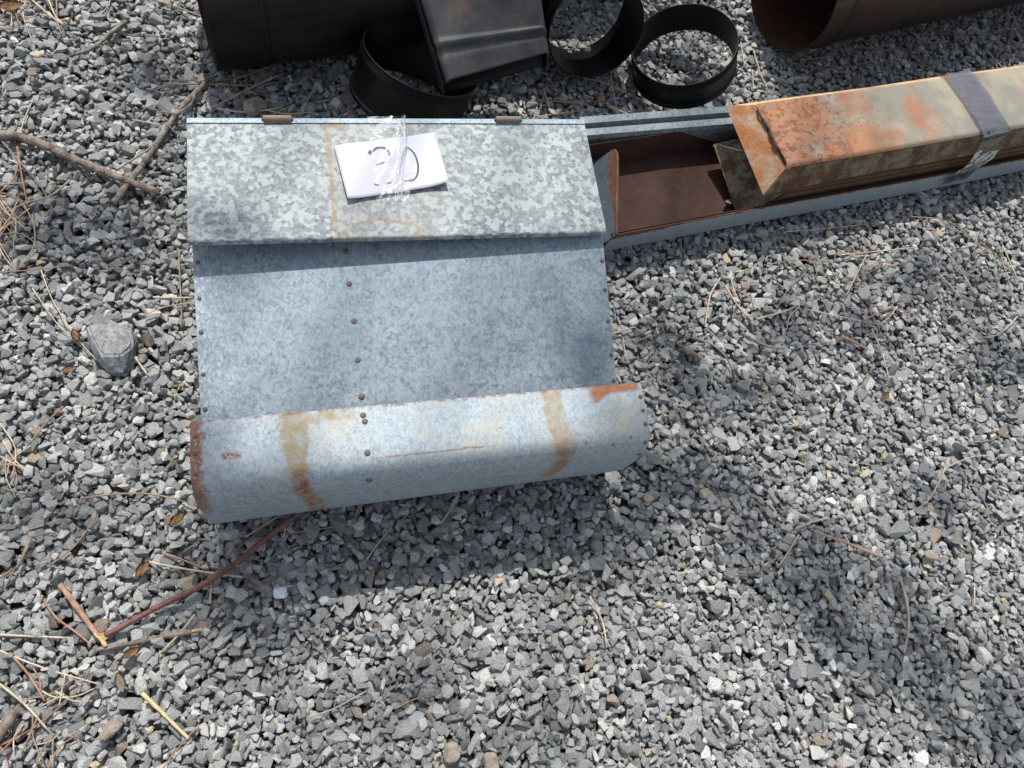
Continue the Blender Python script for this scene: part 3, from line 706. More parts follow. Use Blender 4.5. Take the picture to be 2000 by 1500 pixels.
strip(lambda u, v: Vector((u * LEN, .0056 + .006 * (1 - v) + wob(u * LEN), .006 + .0645 * v)), 40, 2, M['rust_dark'], 'inner_wall', chan)
strip(lambda u, v: Vector((u * LEN, .010 + .182 * v, .0105 + .001 * math.sin(u * 14) * math.sin(v * 6))), 40, 6, M['rust_dark'], 'channel_floor', chan)
strip(lambda u, v: Vector((u * LEN, .192 + .010 * v, .010 + .062 * v)), 20, 3, M['rust_dark'], 'inner_wall', chan)
# sloping end plate with a rounded, rusted rim
def ept(u, v, off=0.0):
    y = .001 + .188 * u
    x = .004 + .36 * y - .055 * (1 - v) + off
    zt = .071 + .019 * math.sin(math.pi * min(1, u * 1.05) ** 1.5 * .62)
    zt -= .030 * max(0, (u - .82) / .18) ** 2
    return Vector((x, y, .002 + (zt - .002) * v))
ep = obj('end_plate', grid_bm(lambda u, v: ept(u, v), 24, 8, thick=.0012), M['plate'], chan, True, autosmooth=50)
obj('inner_face', grid_bm(lambda u, v: ept(u, v, .004), 24, 8, thick=.0012), M['rust_dark'], ep, True, autosmooth=50)
b = bmesh.new(); tube(b, [ept(k / 24, 1.0, .0025) for k in range(25)], .0036, 8, .08); obj('rolled_rim', b, M['rust_brown'], ep, True)

# galvanized track along the far side of the channel
trk = thing('galvanized_track', 'grey galvanized ridged track lying behind the rusty channel', 'metal track', (0.515, 0.925, 0.0), (0, 0, math.radians(5.5)))
b = bmesh.new()
prism(b, [(0, .028), (0, .072), (.003, .080), (.018, .080), (.020, .068), (.030, .066), (.032, .079), (.046, .081), (.048, .074), (.050, .028), (.047, .028), (.045, .062), (.003, .062), (.003, .028)], 0, .62)
b.loops.layers.uv.new('UVMap')
uvl = b.loops.layers.uv.active
for f in b.faces:
    for l in f.loops: l[uvl].uv = (l.vert.co.x, l.vert.co.y + l.vert.co.z)
obj('track_profile', b, M['galv'], trk)
b = bmesh.new(); box(b, (.01, .004, .0), (.61, .044, .028)); b.loops.layers.uv.new('UVMap'); obj('track_base', b, M['galv'], trk)

def nested_cover(name, label, xa, ya, za, mats, hgt, wid, length, endrun, endtop, fl_=.022):
    """an upside down trough: top, two sides, a sloping end plate and a flange"""
    t = thing(name, label, 'metal trough', (xa, ya, za), (0, 0, CA))
    top, side, end, edge = mats
    W = wid
    sag = lambda x: -.0015 * math.sin(x * 4)
    strip(lambda u, v: Vector((u * length, W * v, hgt + .0018 * math.sin(math.pi * v) + sag(u * length) + .0012 * math.sin(u * 37) * math.sin(v * 3) - .005 * max(0, 1 - v / .05) ** 2 - .005 * max(0, (v - .95) / .05) ** 2 - .004 * max(0, 1 - u * length / .008) ** 2)), 180, 60, top, 'top_face', t, -.0016)
    strip(lambda u, v: Vector((u * length - endrun * .9 * v * (1 - u) ** 12, -fl_ * (.75 + .3 * (1 - u) ** 12) * v - .001, hgt - .0056 - (hgt - .0056) * v + sag(u * length))), 40, 4, side, 'side_face', t)
    strip(lambda u, v: Vector((u * length - endrun * v * (1 - u) ** 12, W + .001 + fl_ * 1.05 * v, hgt - .0056 - (hgt * (1 - endtop)) * v + sag(u * length) + .0012 * math.sin(u * 22) * v)), 40, 4, edge, 'side_face', t)
    # end plate, a tapered quad leaning outwards
    e0 = [Vector((-.001, 0.001, hgt - .0052)), Vector((-.001, W - .001, hgt - .0052)), Vector((-endrun, W + fl_ * 1.05, hgt * endtop)), Vector((-endrun * .9, -fl_ * 1.05, .0))]
    def en(u, v):
        p = e0[0].lerp(e0[1], u).lerp(e0[3].lerp(e0[2], u), v); return p
    ee = strip(en, 10, 8, end, 'end_face', t, .0018)
    # torn dark seam between the end plate and the top
    b = bmesh.new(); n = 26
    pts = [Vector((-.002 + .0006 * rnd.uniform(-1, 1) + .0015 * math.sin(k * .5), W * (.04 + .9 * k / n), hgt - .0002 + .0004 * rnd.random())) for k in range(n + 1)]
    tube(b, pts, [.0010 + .0022 * abs(math.sin(math.pi * k / n)) ** .5 * (.7 + .3 * rnd.random()) for k in range(n + 1)], 6, .25); obj('torn_seam', b, M['rust_dark'], t)
    return t
nest = nested_cover('nested_trough', 'dark brown rusty trough nested under the orange rusted one inside the channel', .900, .789, .018, (M['rust_brown'], M['rust_brown'], M['nest_end'], M['rust_brown']), .068, .145, 1.45, .085, .62, .005)
cov = nested_cover('rusty_trough', 'upside down trough of pale paint and orange rust, topmost in the channel', .870, .800, .104, (M['cover'], M['cover_side'], M['cover_end'], M['cover_edge']), .046, .150, 1.45, .046, .50)
# clear tape round the topmost trough
tc = Vector((1.30, .95, .155))
def pcov(x, y, z): 
    c_, s_ = math.cos(CA), math.sin(CA); return Vector((.870 + c_ * x - s_ * y, .800 + s_ * x + c_ * y, z)) - tc
path = [(.505, .178, .125), (.482, .163, .142), (.472, .152, .1535), (.476, .075, .1545), (.479, .000, .1525), (.487, -.009, .130), (.493, -.017, .105), (.478, -.030, .088), (.455, -.0365, .075), (.448, -.0385, .060), (.450, -.037, .035)]
path = catmull(path, 5)
def ttp(u, k):
    p = path[int(round(k))]; wd = .076
    q = pcov(p[0] + wd * u, p[1] + .004 * (u - .5), p[2]); q.z += .0012 * math.sin(u * 9 + k * .8) + .0008 * math.sin(k * 1.9 + u * 5) + .0015
    return q
tt = obj('clear_tape', grid_bm(ttp, 14, len(path) - 1, 0, 1, 0, len(path) - 1), M['tape_dark'], None, True, loc=tc)
tag(tt, 'shiny clear tape band wrapped over the orange rusted trough and channel wall', 'tape')

# ------------------------------------------------------------------ stovepipe pieces
def ring(name, label, c, ax, r, ln, mat, group=None, bead=True):
    ax = Vector(ax).normalized(); c = Vector(c)
    t = thing(name, label, 'pipe ring', c - ax * ln / 2, (0, 0, 0), group)
    q = ax.to_track_quat('Z', 'Y').to_matrix()
    seg = 72
    def fn(prof, name_, m):
        bm = bmesh.new(); rings = []
        for rr, z in prof: rings.append([bm.verts.new(q @ Vector((rr * math.cos(2 * math.pi * k / seg), rr * math.sin(2 * math.pi * k / seg), z - ln / 2 + ln / 2 - ln / 2))) for k in range(seg)])
        n = len(rings)
        for i in range(n):
            if i == n - 1: break
            for k in range(seg): bm.faces.new((rings[i][k], rings[i][(k + 1) % seg], rings[i + 1][(k + 1) % seg], rings[i + 1][k]))
        bmesh.ops.recalc_face_normals(bm, faces=bm.faces[:])
        return obj(name_, bm, m, t, True, autosmooth=35)
    th = .002
    fn([(r - th, ln), (r, ln), (r, ln - .010), (r + (.0018 if bead else 0), ln - .013), (r + (.0018 if bead else 0), ln - .018), (r, ln - .021), (r, .012), (r + .002, .010), (r + .002, .002), (r, 0), (r - th, 0), (r - th, ln)], 'wall', mat)
    b = bmesh.new(); tube(b, [q @ Vector(((r - .0006) * math.cos(2 * math.pi * k / 72), (r - .0006) * math.sin(2 * math.pi * k / 72), ln / 2)) for k in range(73)], .0014, 6, cap=False)
    obj('rolled_rim', b, mat, t, True)
    return t
ring('pipe_ring', 'black round pipe ring lying open on gravel, right of the other rings', (.766, 1.143, .101), (-.403, .038, 1), .107, .068, M['black'], 'black pipe rings')
ring('pipe_ring', 'black pipe ring standing on edge with pale inner highlight, between the other rings', (.567, 1.145, .127), (.10, -3.0, 1), .098, .115, M['black'], 'black pipe rings')
ring('pipe_ring', 'tilted black pipe ring behind the lid, under the flattened sooty duct', (.213, 1.061, .124), (.287, .265, 1), .108, .093, M['black'], 'black pipe rings')

def pipe(name, label, p0, d, r, ln, mout, min_, seamx, collar=True):
    d = Vector(d).normalized(); t = thing(name, label, 'pipe', p0, (0, 0, math.atan2(d.y, d.x)))
    seg = 64
    def sweep(name_, prof, m):
        bm = bmesh.new(); rings = [[bm.verts.new((x, rr * math.cos(2 * math.pi * k / seg), rr * math.sin(2 * math.pi * k / seg))) for k in range(seg)] for x, rr in prof]
        for i in range(len(rings) - 1):
            for k in range(seg): bm.faces.new((rings[i][k], rings[i + 1][k], rings[i + 1][(k + 1) % seg], rings[i][(k + 1) % seg]))
        return obj(name_, bm, m, t, True, autosmooth=35)
    sweep('outer_wall', [(0, r - .0015), (0, r), (seamx, r), (seamx + .002, r + .0025), (seamx + .008, r + .0025), (seamx + .010, r - .001), (ln * .6, r - .001), (ln, r - .001)], mout)
    sweep('inner_wall', [(ln, r - .0025), (ln * .5, r - .0025), (.0008, r - .0022)], min_)
    b = bmesh.new(); tube(b, [(0, (r - .0008) * math.cos(2 * math.pi * k / 64), (r - .0008) * math.sin(2 * math.pi * k / 64)) for k in range(65)], .0017, 6, cap=False); obj('rolled_rim', b, mout, t, True)
    return t
pl = pipe('stove_pipe', 'thick sooty black pipe lying on gravel beyond the lid', (-.165, 1.195, .119), (1, .19, 0), .122, .64, M['pipe_l'], M['pipe_in'], .085)
pr = pipe('stove_pipe', 'open ended rusty brown pipe lying on gravel behind the orange rusted trough', (1.045, 1.287, .133), (1, .262, 0), .134, 1.3, M['pipe_r'], M['pipe_in'], .055)
pipe('stove_pipe', 'black pipe barely showing at the top edge, between the duct and the standing ring', (.40, 1.455, .118), (1, .10, 0), .119, .34, M['black_dull'], M['pipe_in'], .05)
for x, a in ((.03, math.radians(150)), (.03, math.radians(235))):
    b = bmesh.new(); n = Vector((0, math.cos(a), math.sin(a))); dome(b, (0, 0, 0), n, .0045, .004, 8); tube(b, [Vector(), n * .007], .0022, 6)
    obj('screw', b, M['rust_hinge'], pr, True, loc=n * .134 + Vector((x, 0, 0)), autosmooth=40)
# flattened duct leaning over the rings
dq = [at(824, 0, .205), at(1061, 0, .205), at(1076, 101, .145), at(871, 159, .145)]
dc = (dq[2] + dq[3]) / 2; dc.z = 0
duct = thing('flat_duct', 'flattened sooty grey duct with rust streaks leaning over the black rings', 'duct', dc)
def dpt(u, v, dz=0):
    p = dq[0].lerp(dq[1], u).lerp(dq[3].lerp(dq[2], u), v); e = 0.0
    e += .006 * math.exp(-((v - .55) / .045) ** 2) - .002 * math.exp(-((v - .66) / .04) ** 2)
    e += (.0006 * math.sin(u * 95) if v > .7 else 0)
    e -= .010 * (max(0, abs(u - .5) - .44) / .06) ** 2
    return p + Vector((0, 0, e + dz)) - dc
obj('upper_face', grid_bm(lambda u, v: dpt(u, v), 60, 60, 0, 1, -.9, 1, thick=-.001), M['duct'], duct, True)
obj('lower_face', grid_bm(lambda u, v: dpt(u, v, -.034), 12, 20, 0, 1, -.9, .99, thick=-.001), M['black_dull'], duct, True)
for uu in (0, 1):
    obj('side_face', grid_bm(lambda s_, v: dpt(uu, v, -.010 - .024 * s_), 3, 24, 0, 1, -.9, .995, thick=.001), M['duct'], duct, True)

# ------------------------------------------------------------------ loose stones
def rock(name, label, px, py, size, mat, seed, squash=.7, z=None, rotz=0, cat='stone'):
    r2 = np.random.default_rng(seed); bm = bmesh.new()
    for i in range(22):
        p = r2.normal(size=3); p /= np.linalg.norm(p); p = np.sign(p) * np.abs(p) ** .6
        bm.verts.new((p[0] * size[0], p[1] * size[1], p[2] * size[2]))
    bmesh.ops.convex_hull(bm, input=bm.verts[:]); bmesh.ops.delete(bm, geom=[v for v in bm.verts if not v.link_faces], context='VERTS')
    bmesh.ops.dissolve_limit(bm, angle_limit=.25, verts=bm.verts[:], edges=bm.edges[:])
    bmesh.ops.bevel(bm, geom=bm.edges[:], offset=size[0] * .07, segments=2, affect='EDGES')
    bmesh.ops.triangulate(bm, faces=bm.faces[:])
    bmesh.ops.subdivide_edges(bm, edges=[e for e in bm.edges if e.calc_length() > size[0] * .3], cuts=2)
    for v in bm.verts: v.co += Vector(r2.normal(size=3) * size[0] * .018)
    p = at(px, py, .01); zz = gz(p.x, p.y) if z is None else z
    o = obj(name, bm, mat, None, loc=(p.x, p.y, zz + size[2] * .45)); o.rotation_euler = (0, 0, rotz)
    return tag(o, label, cat)
def boulder():
    # the big grey stone left of the bin: a flat, heart shaped face and a dark lower facet
    pts = [(166, 626), (205, 632), (250, 632), (268, 655), (262, 700), (243, 728), (212, 726), (185, 702), (170, 668)]
    c = at(218, 680, .02); bm = bmesh.new()
    top = [at(205 - 218 + 218, 640, .034), at(250, 641, .034), at(258, 668, .036), at(236, 690, .036), at(196, 690, .034), at(176, 655, .032)]
    for q in top: bm.verts.new(q - c)
    for q in pts: bm.verts.new(at(*q, .012) - c)
    for q in pts: bm.verts.new((at(*q, .012) - c) * .93 + Vector((0, 0, -.022)))
    bmesh.ops.convex_hull(bm, input=bm.verts[:]); bmesh.ops.delete(bm, geom=[v for v in bm.verts if not v.link_faces], context='VERTS')
    bmesh.ops.bevel(bm, geom=bm.edges[:], offset=.003, segments=2, affect='EDGES')
    bmesh.ops.triangulate(bm, faces=bm.faces[:]); bmesh.ops.subdivide_edges(bm, edges=[e for e in bm.edges if e.calc_length() > .012], cuts=2)
    r2 = np.random.default_rng(3)
    for v in bm.verts: v.co += Vector(r2.normal(size=3) * .0005)
    tag(obj('rock', bm, M['rock'], None, True, loc=c - Vector((0, 0, .007)), autosmooth=35), 'large angular grey rock lying on gravel left of the bin', 'rock')
boulder()
rock('stone', 'brownish tan stone just behind the lid edge', 502, 207, (.026, .018, .013), M['tan'], 5, z=.004, rotz=.4)
rock('stone', 'flat tan stone by the thin grey branch', 395, 153, (.011, .013, .006), M['tan'], 9, z=.006)
rock('stone', 'small rusty orange stone in front of the standing ring', 1175, 188, (.008, .012, .006), M['leaf_brown'], 12, z=.004)
rock('stone', 'bright white stone chip near the red stick', 547, 1157, (.010, .010, .005), M['white'], 15, z=.006)
rock('stone', 'yellowish tan stone at the bottom edge, left one of two', 882, 1469, (.012, .014, .008), M['tan'], 18, z=.006)
rock('stone', 'yellowish tan stone at the bottom edge, right one of two', 958, 1490, (.012, .015, .008), M['tan'], 21, z=.006)
rock('stone', 'tan block shaped stone near the bottom left sticks', 214, 1423, (.017, .011, .009), M['tan'], 24, z=.008, rotz=.6)
rock('stone', 'flat brown stone beside the hollow in the gravel', 1820, 1085, (.013, .011, .006), M['tan'], 27, z=.006)

# ------------------------------------------------------------------ sticks
def stick(label, pts, r0, r1, mat, lift=.004, name='stick', branches=(), tip=None, lump=.12, zs=None):
    n = len(pts); P3 = []
    for i, q in enumerate(pts):
        p = at(*q, .008)
        z = zs[i] if zs else .004
        p = at(*q, z + r0); P3.append(p)
    P3 = [Vector(p) for p in catmull(P3, 6)]; c = P3[len(P3) // 2].copy(); c.z = 0
    rad = [r0 + (r1 - r0) * k / (len(P3) - 1) for k in range(len(P3))]
    rad = [r * (1 + .10 * math.sin(k * 1.7)) for k, r in enumerate(rad)]
    b = bmesh.new(); tube(b, [p - c for p in P3], rad, 9, lump)
    root = obj(name, b, mat, None, True, loc=c, autosmooth=60); tag(root, label, 'stick')
    for bp, br in branches:
        b = bmesh.new(); tube(b, [Vector(p) - c for p in catmull([at(*q, .012 + .004 * k) for k, q in enumerate(bp)], 4)], br, 7, lump); obj('side_twig', b, mat, root, True, autosmooth=60)
    if tip:
        tp0, tm = tip; b = bmesh.new()
        for q in tp0: tube(b, [Vector(p) - c for p in catmull([at(*z_, .012) for z_ in q], 3)], .0022, 6, .3)
        obj('split_end', b, tm, root, True, autosmooth=60)
    return root
stick('thick brown grey stick with broken end reaching in from the left edge', [(-40, 258), (40, 268), (90, 285), (130, 305), (180, 325), (215, 340), (262, 358), (312, 376)], .0078, .0062, M['bark_brown'], tip=([[(305, 372), (318, 380)]], M['wood_pink']))
stick('thin lichen grey branch with side twigs near the lid corner', [(404, 158), (378, 185), (345, 222), (318, 262), (298, 293), (272, 330), (245, 365), (222, 396)], .0045, .0056, M['bark_grey'], branches=(([(380, 182), (372, 205), (340, 225)], .0024), ([(345, 222), (310, 218)], .0015), ([(300, 285), (270, 305), (228, 332)], .0016), ([(330, 245), (345, 262)], .0013)))
stick('short curved brown twig at the top left', [(137, 109), (162, 101), (188, 90), (212, 68), (246, 42)], .0030, .0038, M['bark_grey'])
stick('long dark red stick running under the bin front', [(600, 985), (575, 1008), (520, 1050), (480, 1085), (440, 1113), (400, 1140), (345, 1168), (300, 1190), (245, 1220), (205, 1241)], .0046, .0040, M['bark_red'], lump=.06, tip=([[(215, 1238), (195, 1246), (185, 1236)], [(212, 1240), (200, 1254), (206, 1262)], [(210, 1238), (190, 1241)]], M['wood_raw']), zs=[.006, .008, .01, .01, .01, .01, .008, .008, .008, .008])
stick('short pinkish peeled stick meeting the red stick end', [(117, 1142), (140, 1172), (165, 1206), (190, 1240), (204, 1256)], .0040, .0032, M['wood_pink'], tip=([[(190, 1240), (208, 1262)]], M['wood_raw']))
stick('brown straight stick lying just below the red stick', [(184, 1270), (225, 1262), (262, 1255), (320, 1243), (372, 1234), (392, 1230)], .0030, .0036, M['bark_brown'], tip=([[(375, 1233), (396, 1229)]], M['wood_raw']))
stick('thick grey brown stick end at the bottom left corner', [(-30, 1470), (5, 1425), (32, 1388)], .0075, .0066, M['bark_brown'])
stick('split yellow straw stem near the bottom left', [(277, 1354), (310, 1385), (340, 1415), (368, 1442)], .0030, .0020, M['straw'], name='straw_stem')
stick('short knobbly brown twig in the shadow of the bin', [(478, 1122), (500, 1135), (530, 1152)], .0034, .0040, M['bark_brown'])
stick('thin branched dead twig near the left edge', [(62, 1045), (50, 1075), (32, 1110), (12, 1130)], .0026, .0018, M['bark_brown'], branches=(([(60, 1048), (103, 1040)], .0012), ([(32, 1108), (0, 1128)], .0018), ([(28, 1112), (8, 1150)], .0016)))
stick('short chunky bark piece right of the bin', [(1330, 681), (1348, 690), (1370, 700)], .0058, .0048, M['bark_brown'])
stick('brown wedge shaped wood splinter on the right gravel', [(1448, 650), (1470, 664), (1500, 676), (1535, 681)], .0040, .0018, M['bark_brown'])
stick('pale brown splinter pointing down right among needles', [(1643, 657), (1668, 668), (1705, 688)], .0034, .0018, M['wood_pink'])
stick('thin reddish twig beside the hollow in the gravel', [(1588, 1037), (1640, 1055), (1690, 1075), (1725, 1089)], .0018, .0026, M['wood_pink'])
stick('dark twig rising between pipe and lid', [(392, 175), (420, 160), (470, 150), (530, 128)], .0020, .0028, M['bark_brown'])
stick('thin dark stem under the red stick', [(485, 1098), (440, 1108), (385, 1150), (345, 1180)], .0026, .0020, M['bark_grey'])
stick('thin twig with bent tip in the right gravel', [(1225, 678), (1260, 660), (1310, 655), (1380, 668), (1420, 700), (1438, 752)], .0014, .0018, M['bark_brown'])
stick('slender dry stem at the bottom right with brown head', [(1760, 1135), (1772, 1180), (1775, 1225), (1766, 1275)], .0024, .0014, M['needle'])

# ------------------------------------------------------------------ dry needles
NG = 'dry pine needles on the gravel'
NL = {'needle': 'thin pale dry pine needle lying on the grey gravel', 'needle_dark': 'thin brown dry pine needle lying on the grey gravel', 'needle_red': 'thin reddish dry pine needle lying on the grey gravel'}
def needle(pts, r=.0010, kind='needle'):
    P3 = []
    for q in pts: p = at(*q, .008); P3.append(at(*q, max(.003, gz(p.x, p.y) + .002)))
    zm = sorted(p.z for p in P3)[len(P3) // 2]
    for p in P3: p.z = .5 * p.z + .5 * zm + .004
    P3 = [Vector(p) for p in catmull(P3, 4)]; c = P3[len(P3) // 2].copy()
    b = bmesh.new(); tube(b, [p - c for p in P3], [r * (1 - .35 * k / len(P3)) for k in range(len(P3))], 5, .1)
    tag(obj('pine_needle', b, M[kind], None, True, loc=c), NL[kind], 'pine needle', NG)
TR = [
 [(60, 0), (95, 30), (125, 52)], [(95, 0), (110, 35), (125, 50)], [(112, 0), (113, 40), (122, 72)], [(0, 18), (35, 15), (68, 14)], [(0, 62), (40, 57), (97, 57)],
 [(25, 15), (24, 60)], [(218, 0), (210, 18), (190, 35)], [(295, 2), (340, 15), (400, 38)], [(310, 105), (332, 140), (333, 165), (300, 215)], [(315, 158), (350, 160), (395, 160)],
 [(308, 178), (340, 168), (420, 168), (500, 170), (545, 163)], [(67, 195), (48, 240), (42, 265)], [(260, 237), (312, 246)], [(5, 278), (50, 330), (85, 372), (105, 415)], [(35, 290), (45, 350), (56, 405)],
 [(0, 380), (30, 350), (40, 300)], [(138, 355), (100, 385), (50, 400), (10, 420)], [(0, 535), (60, 530), (128, 523)], [(82, 530), (105, 590), (150, 660), (190, 705)], [(65, 565), (110, 630), (160, 680)],
 [(350, 490), (353, 560), (357, 640)], [(280, 618), (330, 600), (378, 593)], [(300, 583), (340, 584), (378, 583)], [(265, 700), (290, 735)], [(125, 795), (90, 830), (50, 880)],
 [(160, 975), (210, 968), (280, 965), (340, 975), (385, 990)], [(100, 1105), (150, 1065), (190, 1010)], [(0, 1240), (60, 1243), (130, 1246)], [(88, 1172), (110, 1205), (150, 1235), (180, 1260)], [(290, 1098), (340, 1108), (400, 1118), (475, 1128)],
 [(318, 1080), (360, 1095), (400, 1112)], [(414, 1125), (412, 1160), (410, 1180)], [(382, 1200), (350, 1240), (310, 1280)], [(0, 1270), (60, 1295), (120, 1315), (190, 1335)], [(20, 1275), (60, 1320), (90, 1370)],
 [(85, 1350), (110, 1362), (150, 1360), (185, 1345)], [(0, 1335), (50, 1375), (95, 1425)], [(175, 1310), (150, 1350), (70, 1420), (0, 1455)], [(80, 1390), (65, 1425), (45, 1470)], [(105, 1445), (105, 1500)], [(390, 1415), (350, 1460), (320, 1500)],
 [(480, 1050), (530, 1018), (555, 1003)], [(440, 1090), (505, 1040), (530, 1015)], [(560, 1042), (600, 1038), (650, 1030)], [(895, 965), (880, 995), (862, 1022)], [(560, 1010), (555, 1050)], [(715, 1095), (740, 1060), (765, 1030)],
 [(605, 1400), (650, 1385), (715, 1350)], [(770, 1385), (810, 1365), (850, 1350)], [(1150, 1165), (1175, 1215), (1183, 1262)], [(1558, 1045), (1540, 1075), (1520, 1105)], [(1438, 1118), (1480, 1117), (1525, 1080)], [(1615, 1012), (1580, 1022), (1550, 1034)],
 [(1850, 895), (1830, 945), (1805, 985)], [(1850, 912), (1890, 895), (1930, 890)], [(1890, 865), (1930, 862), (1950, 852)], [(1900, 1148), (1900, 1185)], [(1570, 605), (1640, 620), (1725, 638)], [(1750, 600), (1735, 620), (1718, 635)],
 [(1700, 645), (1720, 690), (1735, 745)], [(1475, 625), (1530, 610), (1555, 598)], [(1560, 600), (1540, 620), (1535, 645)], [(1405, 545), (1385, 580), (1375, 640)], [(1415, 560), (1440, 600), (1475, 635)], [(1425, 530), (1430, 565), (1445, 595)], [(1640, 500), (1690, 495), (1790, 485)],
 [(1490, 520), (1570, 510), (1640, 530), (1600, 545)], [(1530, 455), (1590, 450), (1690, 440)], [(1775, 425), (1850, 435), (1910, 480)], [(1835, 480), (1880, 540), (1900, 575)], [(1690, 500), (1650, 580)], [(1190, 655), (1240, 640)], [(1215, 660), (1222, 705)],
 [(1185, 90 + 120), (1250, 235)], [(1055, 215), (1070, 160), (1100, 195)], [(1060, 175), (1075, 225)], [(1075, 200), (1130, 205), (1160, 212)], [(1050, 230), (1110, 222), (1165, 215)], [(1190, 140), (1205, 225)], [(1115, 150), (1180, 165), (1255, 200)], [(1115, 150), (1100, 160)],
 [(1445, 85), (1453, 135)], [(1470, 100), (1485, 150), (1500, 180)], [(1680, 95), (1735, 102)], [(1520, 120), (1590, 135), (1635, 138)], [(1560, 120), (1620, 113)], [(1755, 95), (1800, 125), (1825, 138)], [(1940, 60), (1990, 110)], [(1470, 180), (1468, 140)],
 [(455, 125), (460, 165)], [(545, 150), (500, 170), (440, 200), (410, 215)], [(425, 215), (480, 222), (550, 213)], [(590, 225), (605, 190), (630, 160)], [(650, 228), (675, 190), (682, 165)], [(680, 185), (680, 228)], [(522, 218), (560, 225), (610, 222)], [(535, 225), (580, 205)],
 [(1255, 78), (1275, 115)], [(1285, 95), (1330, 110)], [(1365, 130), (1335, 150)], [(860, 140), (910, 170)], [(1310, 10), (1290, 20)], [(1390, 350), (1410, 375)], [(1830, 305 + 230), (1890, 600)], [(1955, 480), (1990, 560)]]
for k, pts in enumerate(TR):
    needle(pts, rnd.choice([.0011, .0013, .0016, .0019]), rnd.choice(['needle', 'needle', 'needle', 'needle_dark', 'needle_red']))
def scatter(px0, px1, py0, py1, n, l0=45, l1=120):
    for _ in range(n):
        x, y, a, l = rnd.uniform(px0, px1), rnd.uniform(py0, py1), rnd.uniform(0, math.pi), rnd.uniform(l0, l1)
        bd = rnd.uniform(-.2, .2) * l; c_, s_ = math.cos(a), math.sin(a)
        needle([(x - c_ * l / 2, y - s_ * l / 2), (x - s_ * bd, y + c_ * bd), (x + c_ * l / 2, y + s_ * l / 2)], rnd.choice([.0009, .0012, .0014]), rnd.choice(['needle', 'needle_dark', 'needle_red', 'needle']))
scatter(-10, 60, 370, 480, 22); scatter(-10, 80, 0, 40, 9); scatter(0, 150, 1330, 1490, 14); scatter(0, 60, 880, 960, 8)
scatter(1380, 1990, 470, 640, 14); scatter(1650, 2000, 60, 160, 6)
# fallen leaves
def leaf(label, px, py, size, mat, rot, z=.012):
    bm = bmesh.new(); n = 8; c = at(px, py, z)
    rows = [[bm.verts.new((size * (t - .5) * 2, size * .5 * math.sin(math.pi * min(1, max(0, t * .96 + .02))) * s_ * (1 + .15 * rnd.uniform(-1, 1)), .25 * size * (abs(s_) * .5 + (t - .5) ** 2) + size * .05 * rnd.random())) for s_ in (-1, -.4, .4, 1)] for t in [k / n for k in range(n + 1)]]
    for i in range(n):
        for j in range(3): bm.faces.new((rows[i][j], rows[i + 1][j], rows[i + 1][j + 1], rows[i][j + 1]))
    bmesh.ops.solidify(bm, geom=bm.faces[:], thickness=.0004)
    o = obj('dead_leaf', bm, mat, None, True, loc=c); o.rotation_euler = (rnd.uniform(-.3, .3), rnd.uniform(-.3, .3), rot); tag(o, label, 'leaf')
leaf('curled orange brown leaf under the red stick', 345, 1015, .014, M['leaf_brown'], .8)
leaf('small dark brown leaf near the needles by the big rock', 148, 655, .013, M['leaf_brown'], 2.0)
leaf('brown withered leaf below the big rock', 135, 722, .012, M['leaf_brown'], .3)
leaf('tan torn leaf near the straw stem', 235, 1332, .014, M['leaf_tan'], 1.8)
leaf('brown leaf scrap below the straight stick', 255, 1275, .012, M['leaf_brown'], .5)
leaf('pale folded leaf inside the rusty channel', 1425, 395, .016, M['leaf_tan'], .2, z=.022)
leaf('brown leaf scrap at the top left corner', 22, 12, .022, M['leaf_brown'], .2)
leaf('yellowish leaf scrap left of the black pipe', 296, 88, .012, M['leaf_tan'], .1)
leaf('dark brown leaf stub on the right gravel', 1728, 774, .012, M['leaf_brown'], .6)
leaf('faded leaf below the twig left of the bin', 278, 1112, .014, M['leaf_brown'], .9)
# a small weed
wc = at(250, 70, .006); wd = thing('weed', 'tiny green weed sprouting by the top left twig', 'weed', wc)
for k in range(6):
    a = k * 1.05 + .3; b = bmesh.new(); d = Vector((math.cos(a), math.sin(a), 0)); s_ = Vector((-d.y, d.x, 0))
    l = rnd.uniform(.009, .015); v = [b.verts.new(q) for q in (Vector((0, 0, 0)), d * l * .5 + s_ * l * .25 + Vector((0, 0, .008)), d * l + Vector((0, 0, .006)), d * l * .5 - s_ * l * .25 + Vector((0, 0, .008)))]
    b.faces.new(v); bmesh.ops.solidify(b, geom=b.faces[:], thickness=.0005); obj('leaf', b, M['weed'], wd)

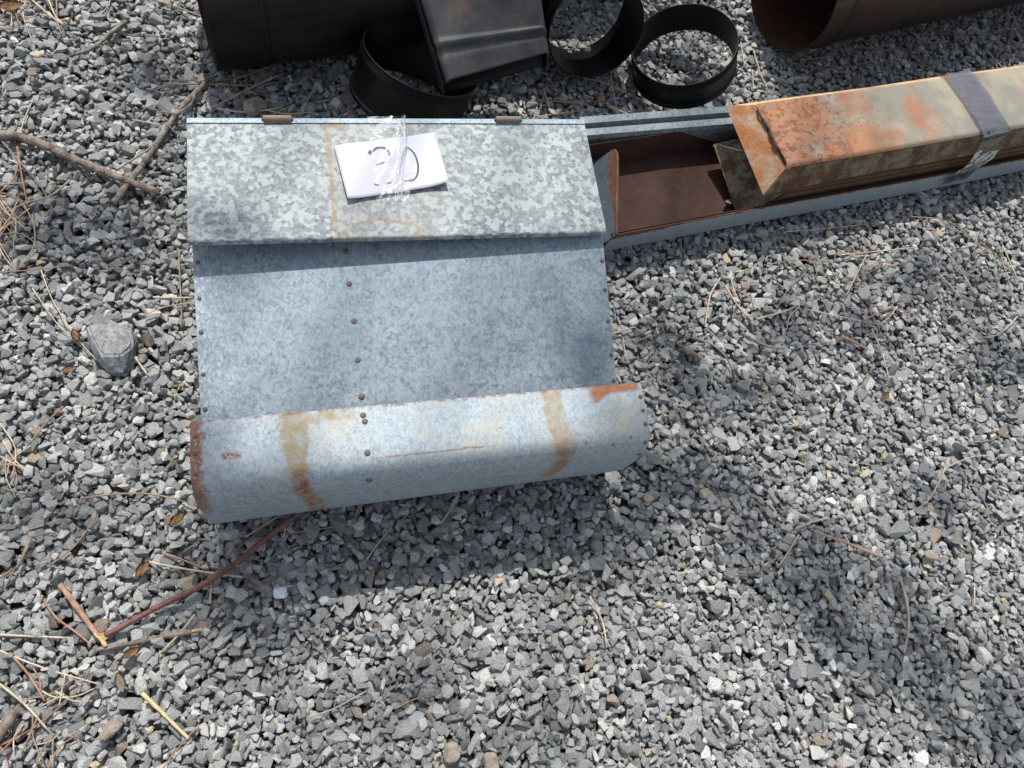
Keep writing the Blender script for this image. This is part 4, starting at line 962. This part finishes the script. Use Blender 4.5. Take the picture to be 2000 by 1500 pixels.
# ------------------------------------------------------------------ tree beyond the pipes, shading parts of the gravel
tree = thing('tree', 'tall loose leaved tree standing beyond the pipes', 'tree', (1.9, 8.2, 0))
TL_ = Vector((1.9, 8.2, 0))
def up(px, py, h, zg=0.0):           # the spot at height h whose shadow falls at this ground spot
    p = at(px, py, zg); return p + L * ((h - zg) / L.z)
CL = [((1330, 920), .10, .07, 34), ((1420, 990), .09, .06, 26), ((1560, 1100), .11, .07, 40), ((1680, 1190), .12, .08, 52), ((1790, 1290), .10, .07, 34), ((1930, 1390), .14, .08, 46),
      ((1300, 700), .09, .07, 22), ((1420, 760), .08, .06, 18), ((1100, 620), .10, .08, 14), ((1180, 690), .06, .06, 8), ((200, 470), .11, .07, 30), ((90, 420), .07, .06, 12), ((760, 1390), .12, .06, 18), ((1850, 980), .08, .06, 14), ((1600, 640), .16, .06, 26), ((1850, 560), .16, .07, 26),
      ((395, 1075), .06, .08, 6), ((450, 1180), .09, .06, 22), ((560, 1200), .08, .05, 12), ((1250, 960), .05, .08, 18), ((1215, 1090), .08, .05, 14), ((420, 560), .05, .05, 6), ((1950, 700), .12, .07, 18), ((60, 1000), .10, .05, 12), ((1050, 1440), .10, .05, 12), ((330, 140), .10, .06, 20), ((560, 160), .09, .06, 16)]
lb = bmesh.new(); hubs = []
for (px, py), rx, ry, n in CL:
    h = rnd.uniform(6.2, 7.4); c = up(px, py, h, .2 if (px, py) in ((1100, 620), (1180, 690), (420, 560)) else 0); hubs.append(c)
    for _ in range(n):
        a, r_ = rnd.uniform(0, 6.283), math.sqrt(rnd.random()); dh = rnd.uniform(-.35, .35)
        p = c + Vector((math.cos(a) * r_ * rx, math.sin(a) * r_ * ry, 0)) + L * dh - TL_
        d = Vector((rnd.gauss(0, 1), rnd.gauss(0, 1), rnd.gauss(0, .5))).normalized(); q = d.orthogonal().normalized(); q.rotate(Matrix.Rotation(rnd.uniform(0, 6.28), 3, d))
        l, w_ = rnd.uniform(.035, .055), rnd.uniform(.014, .02)
        v = [lb.verts.new(p + d * l), lb.verts.new(p + q * w_), lb.verts.new(p - d * l), lb.verts.new(p - q * w_)]; lb.faces.new(v)
crown = obj('crown', lb, M['weed'], tree)
b = bmesh.new(); tube(b, catmull([(0, 0, -.1), (.05, -.02, 2.2), (-.03, .04, 4.6), (-.2, -.3, 6.4), (-.4, -.8, 7.6)], 5), [.17 - .006 * k for k in range(21)], 12, .05); trunk = obj('trunk', b, M['bark_grey'], tree, True)
for c in hubs[::2]:
    e = c - TL_; b = bmesh.new(); tube(b, catmull([Vector((-.1, -.15, 5.6)), Vector((-.1, -.15, 5.6)).lerp(e, .5) + Vector((0, 0, .35)), e], 5), [.022 - .0017 * k for k in range(11)], 6); obj('limb', b, M['bark_grey'], tree, True)
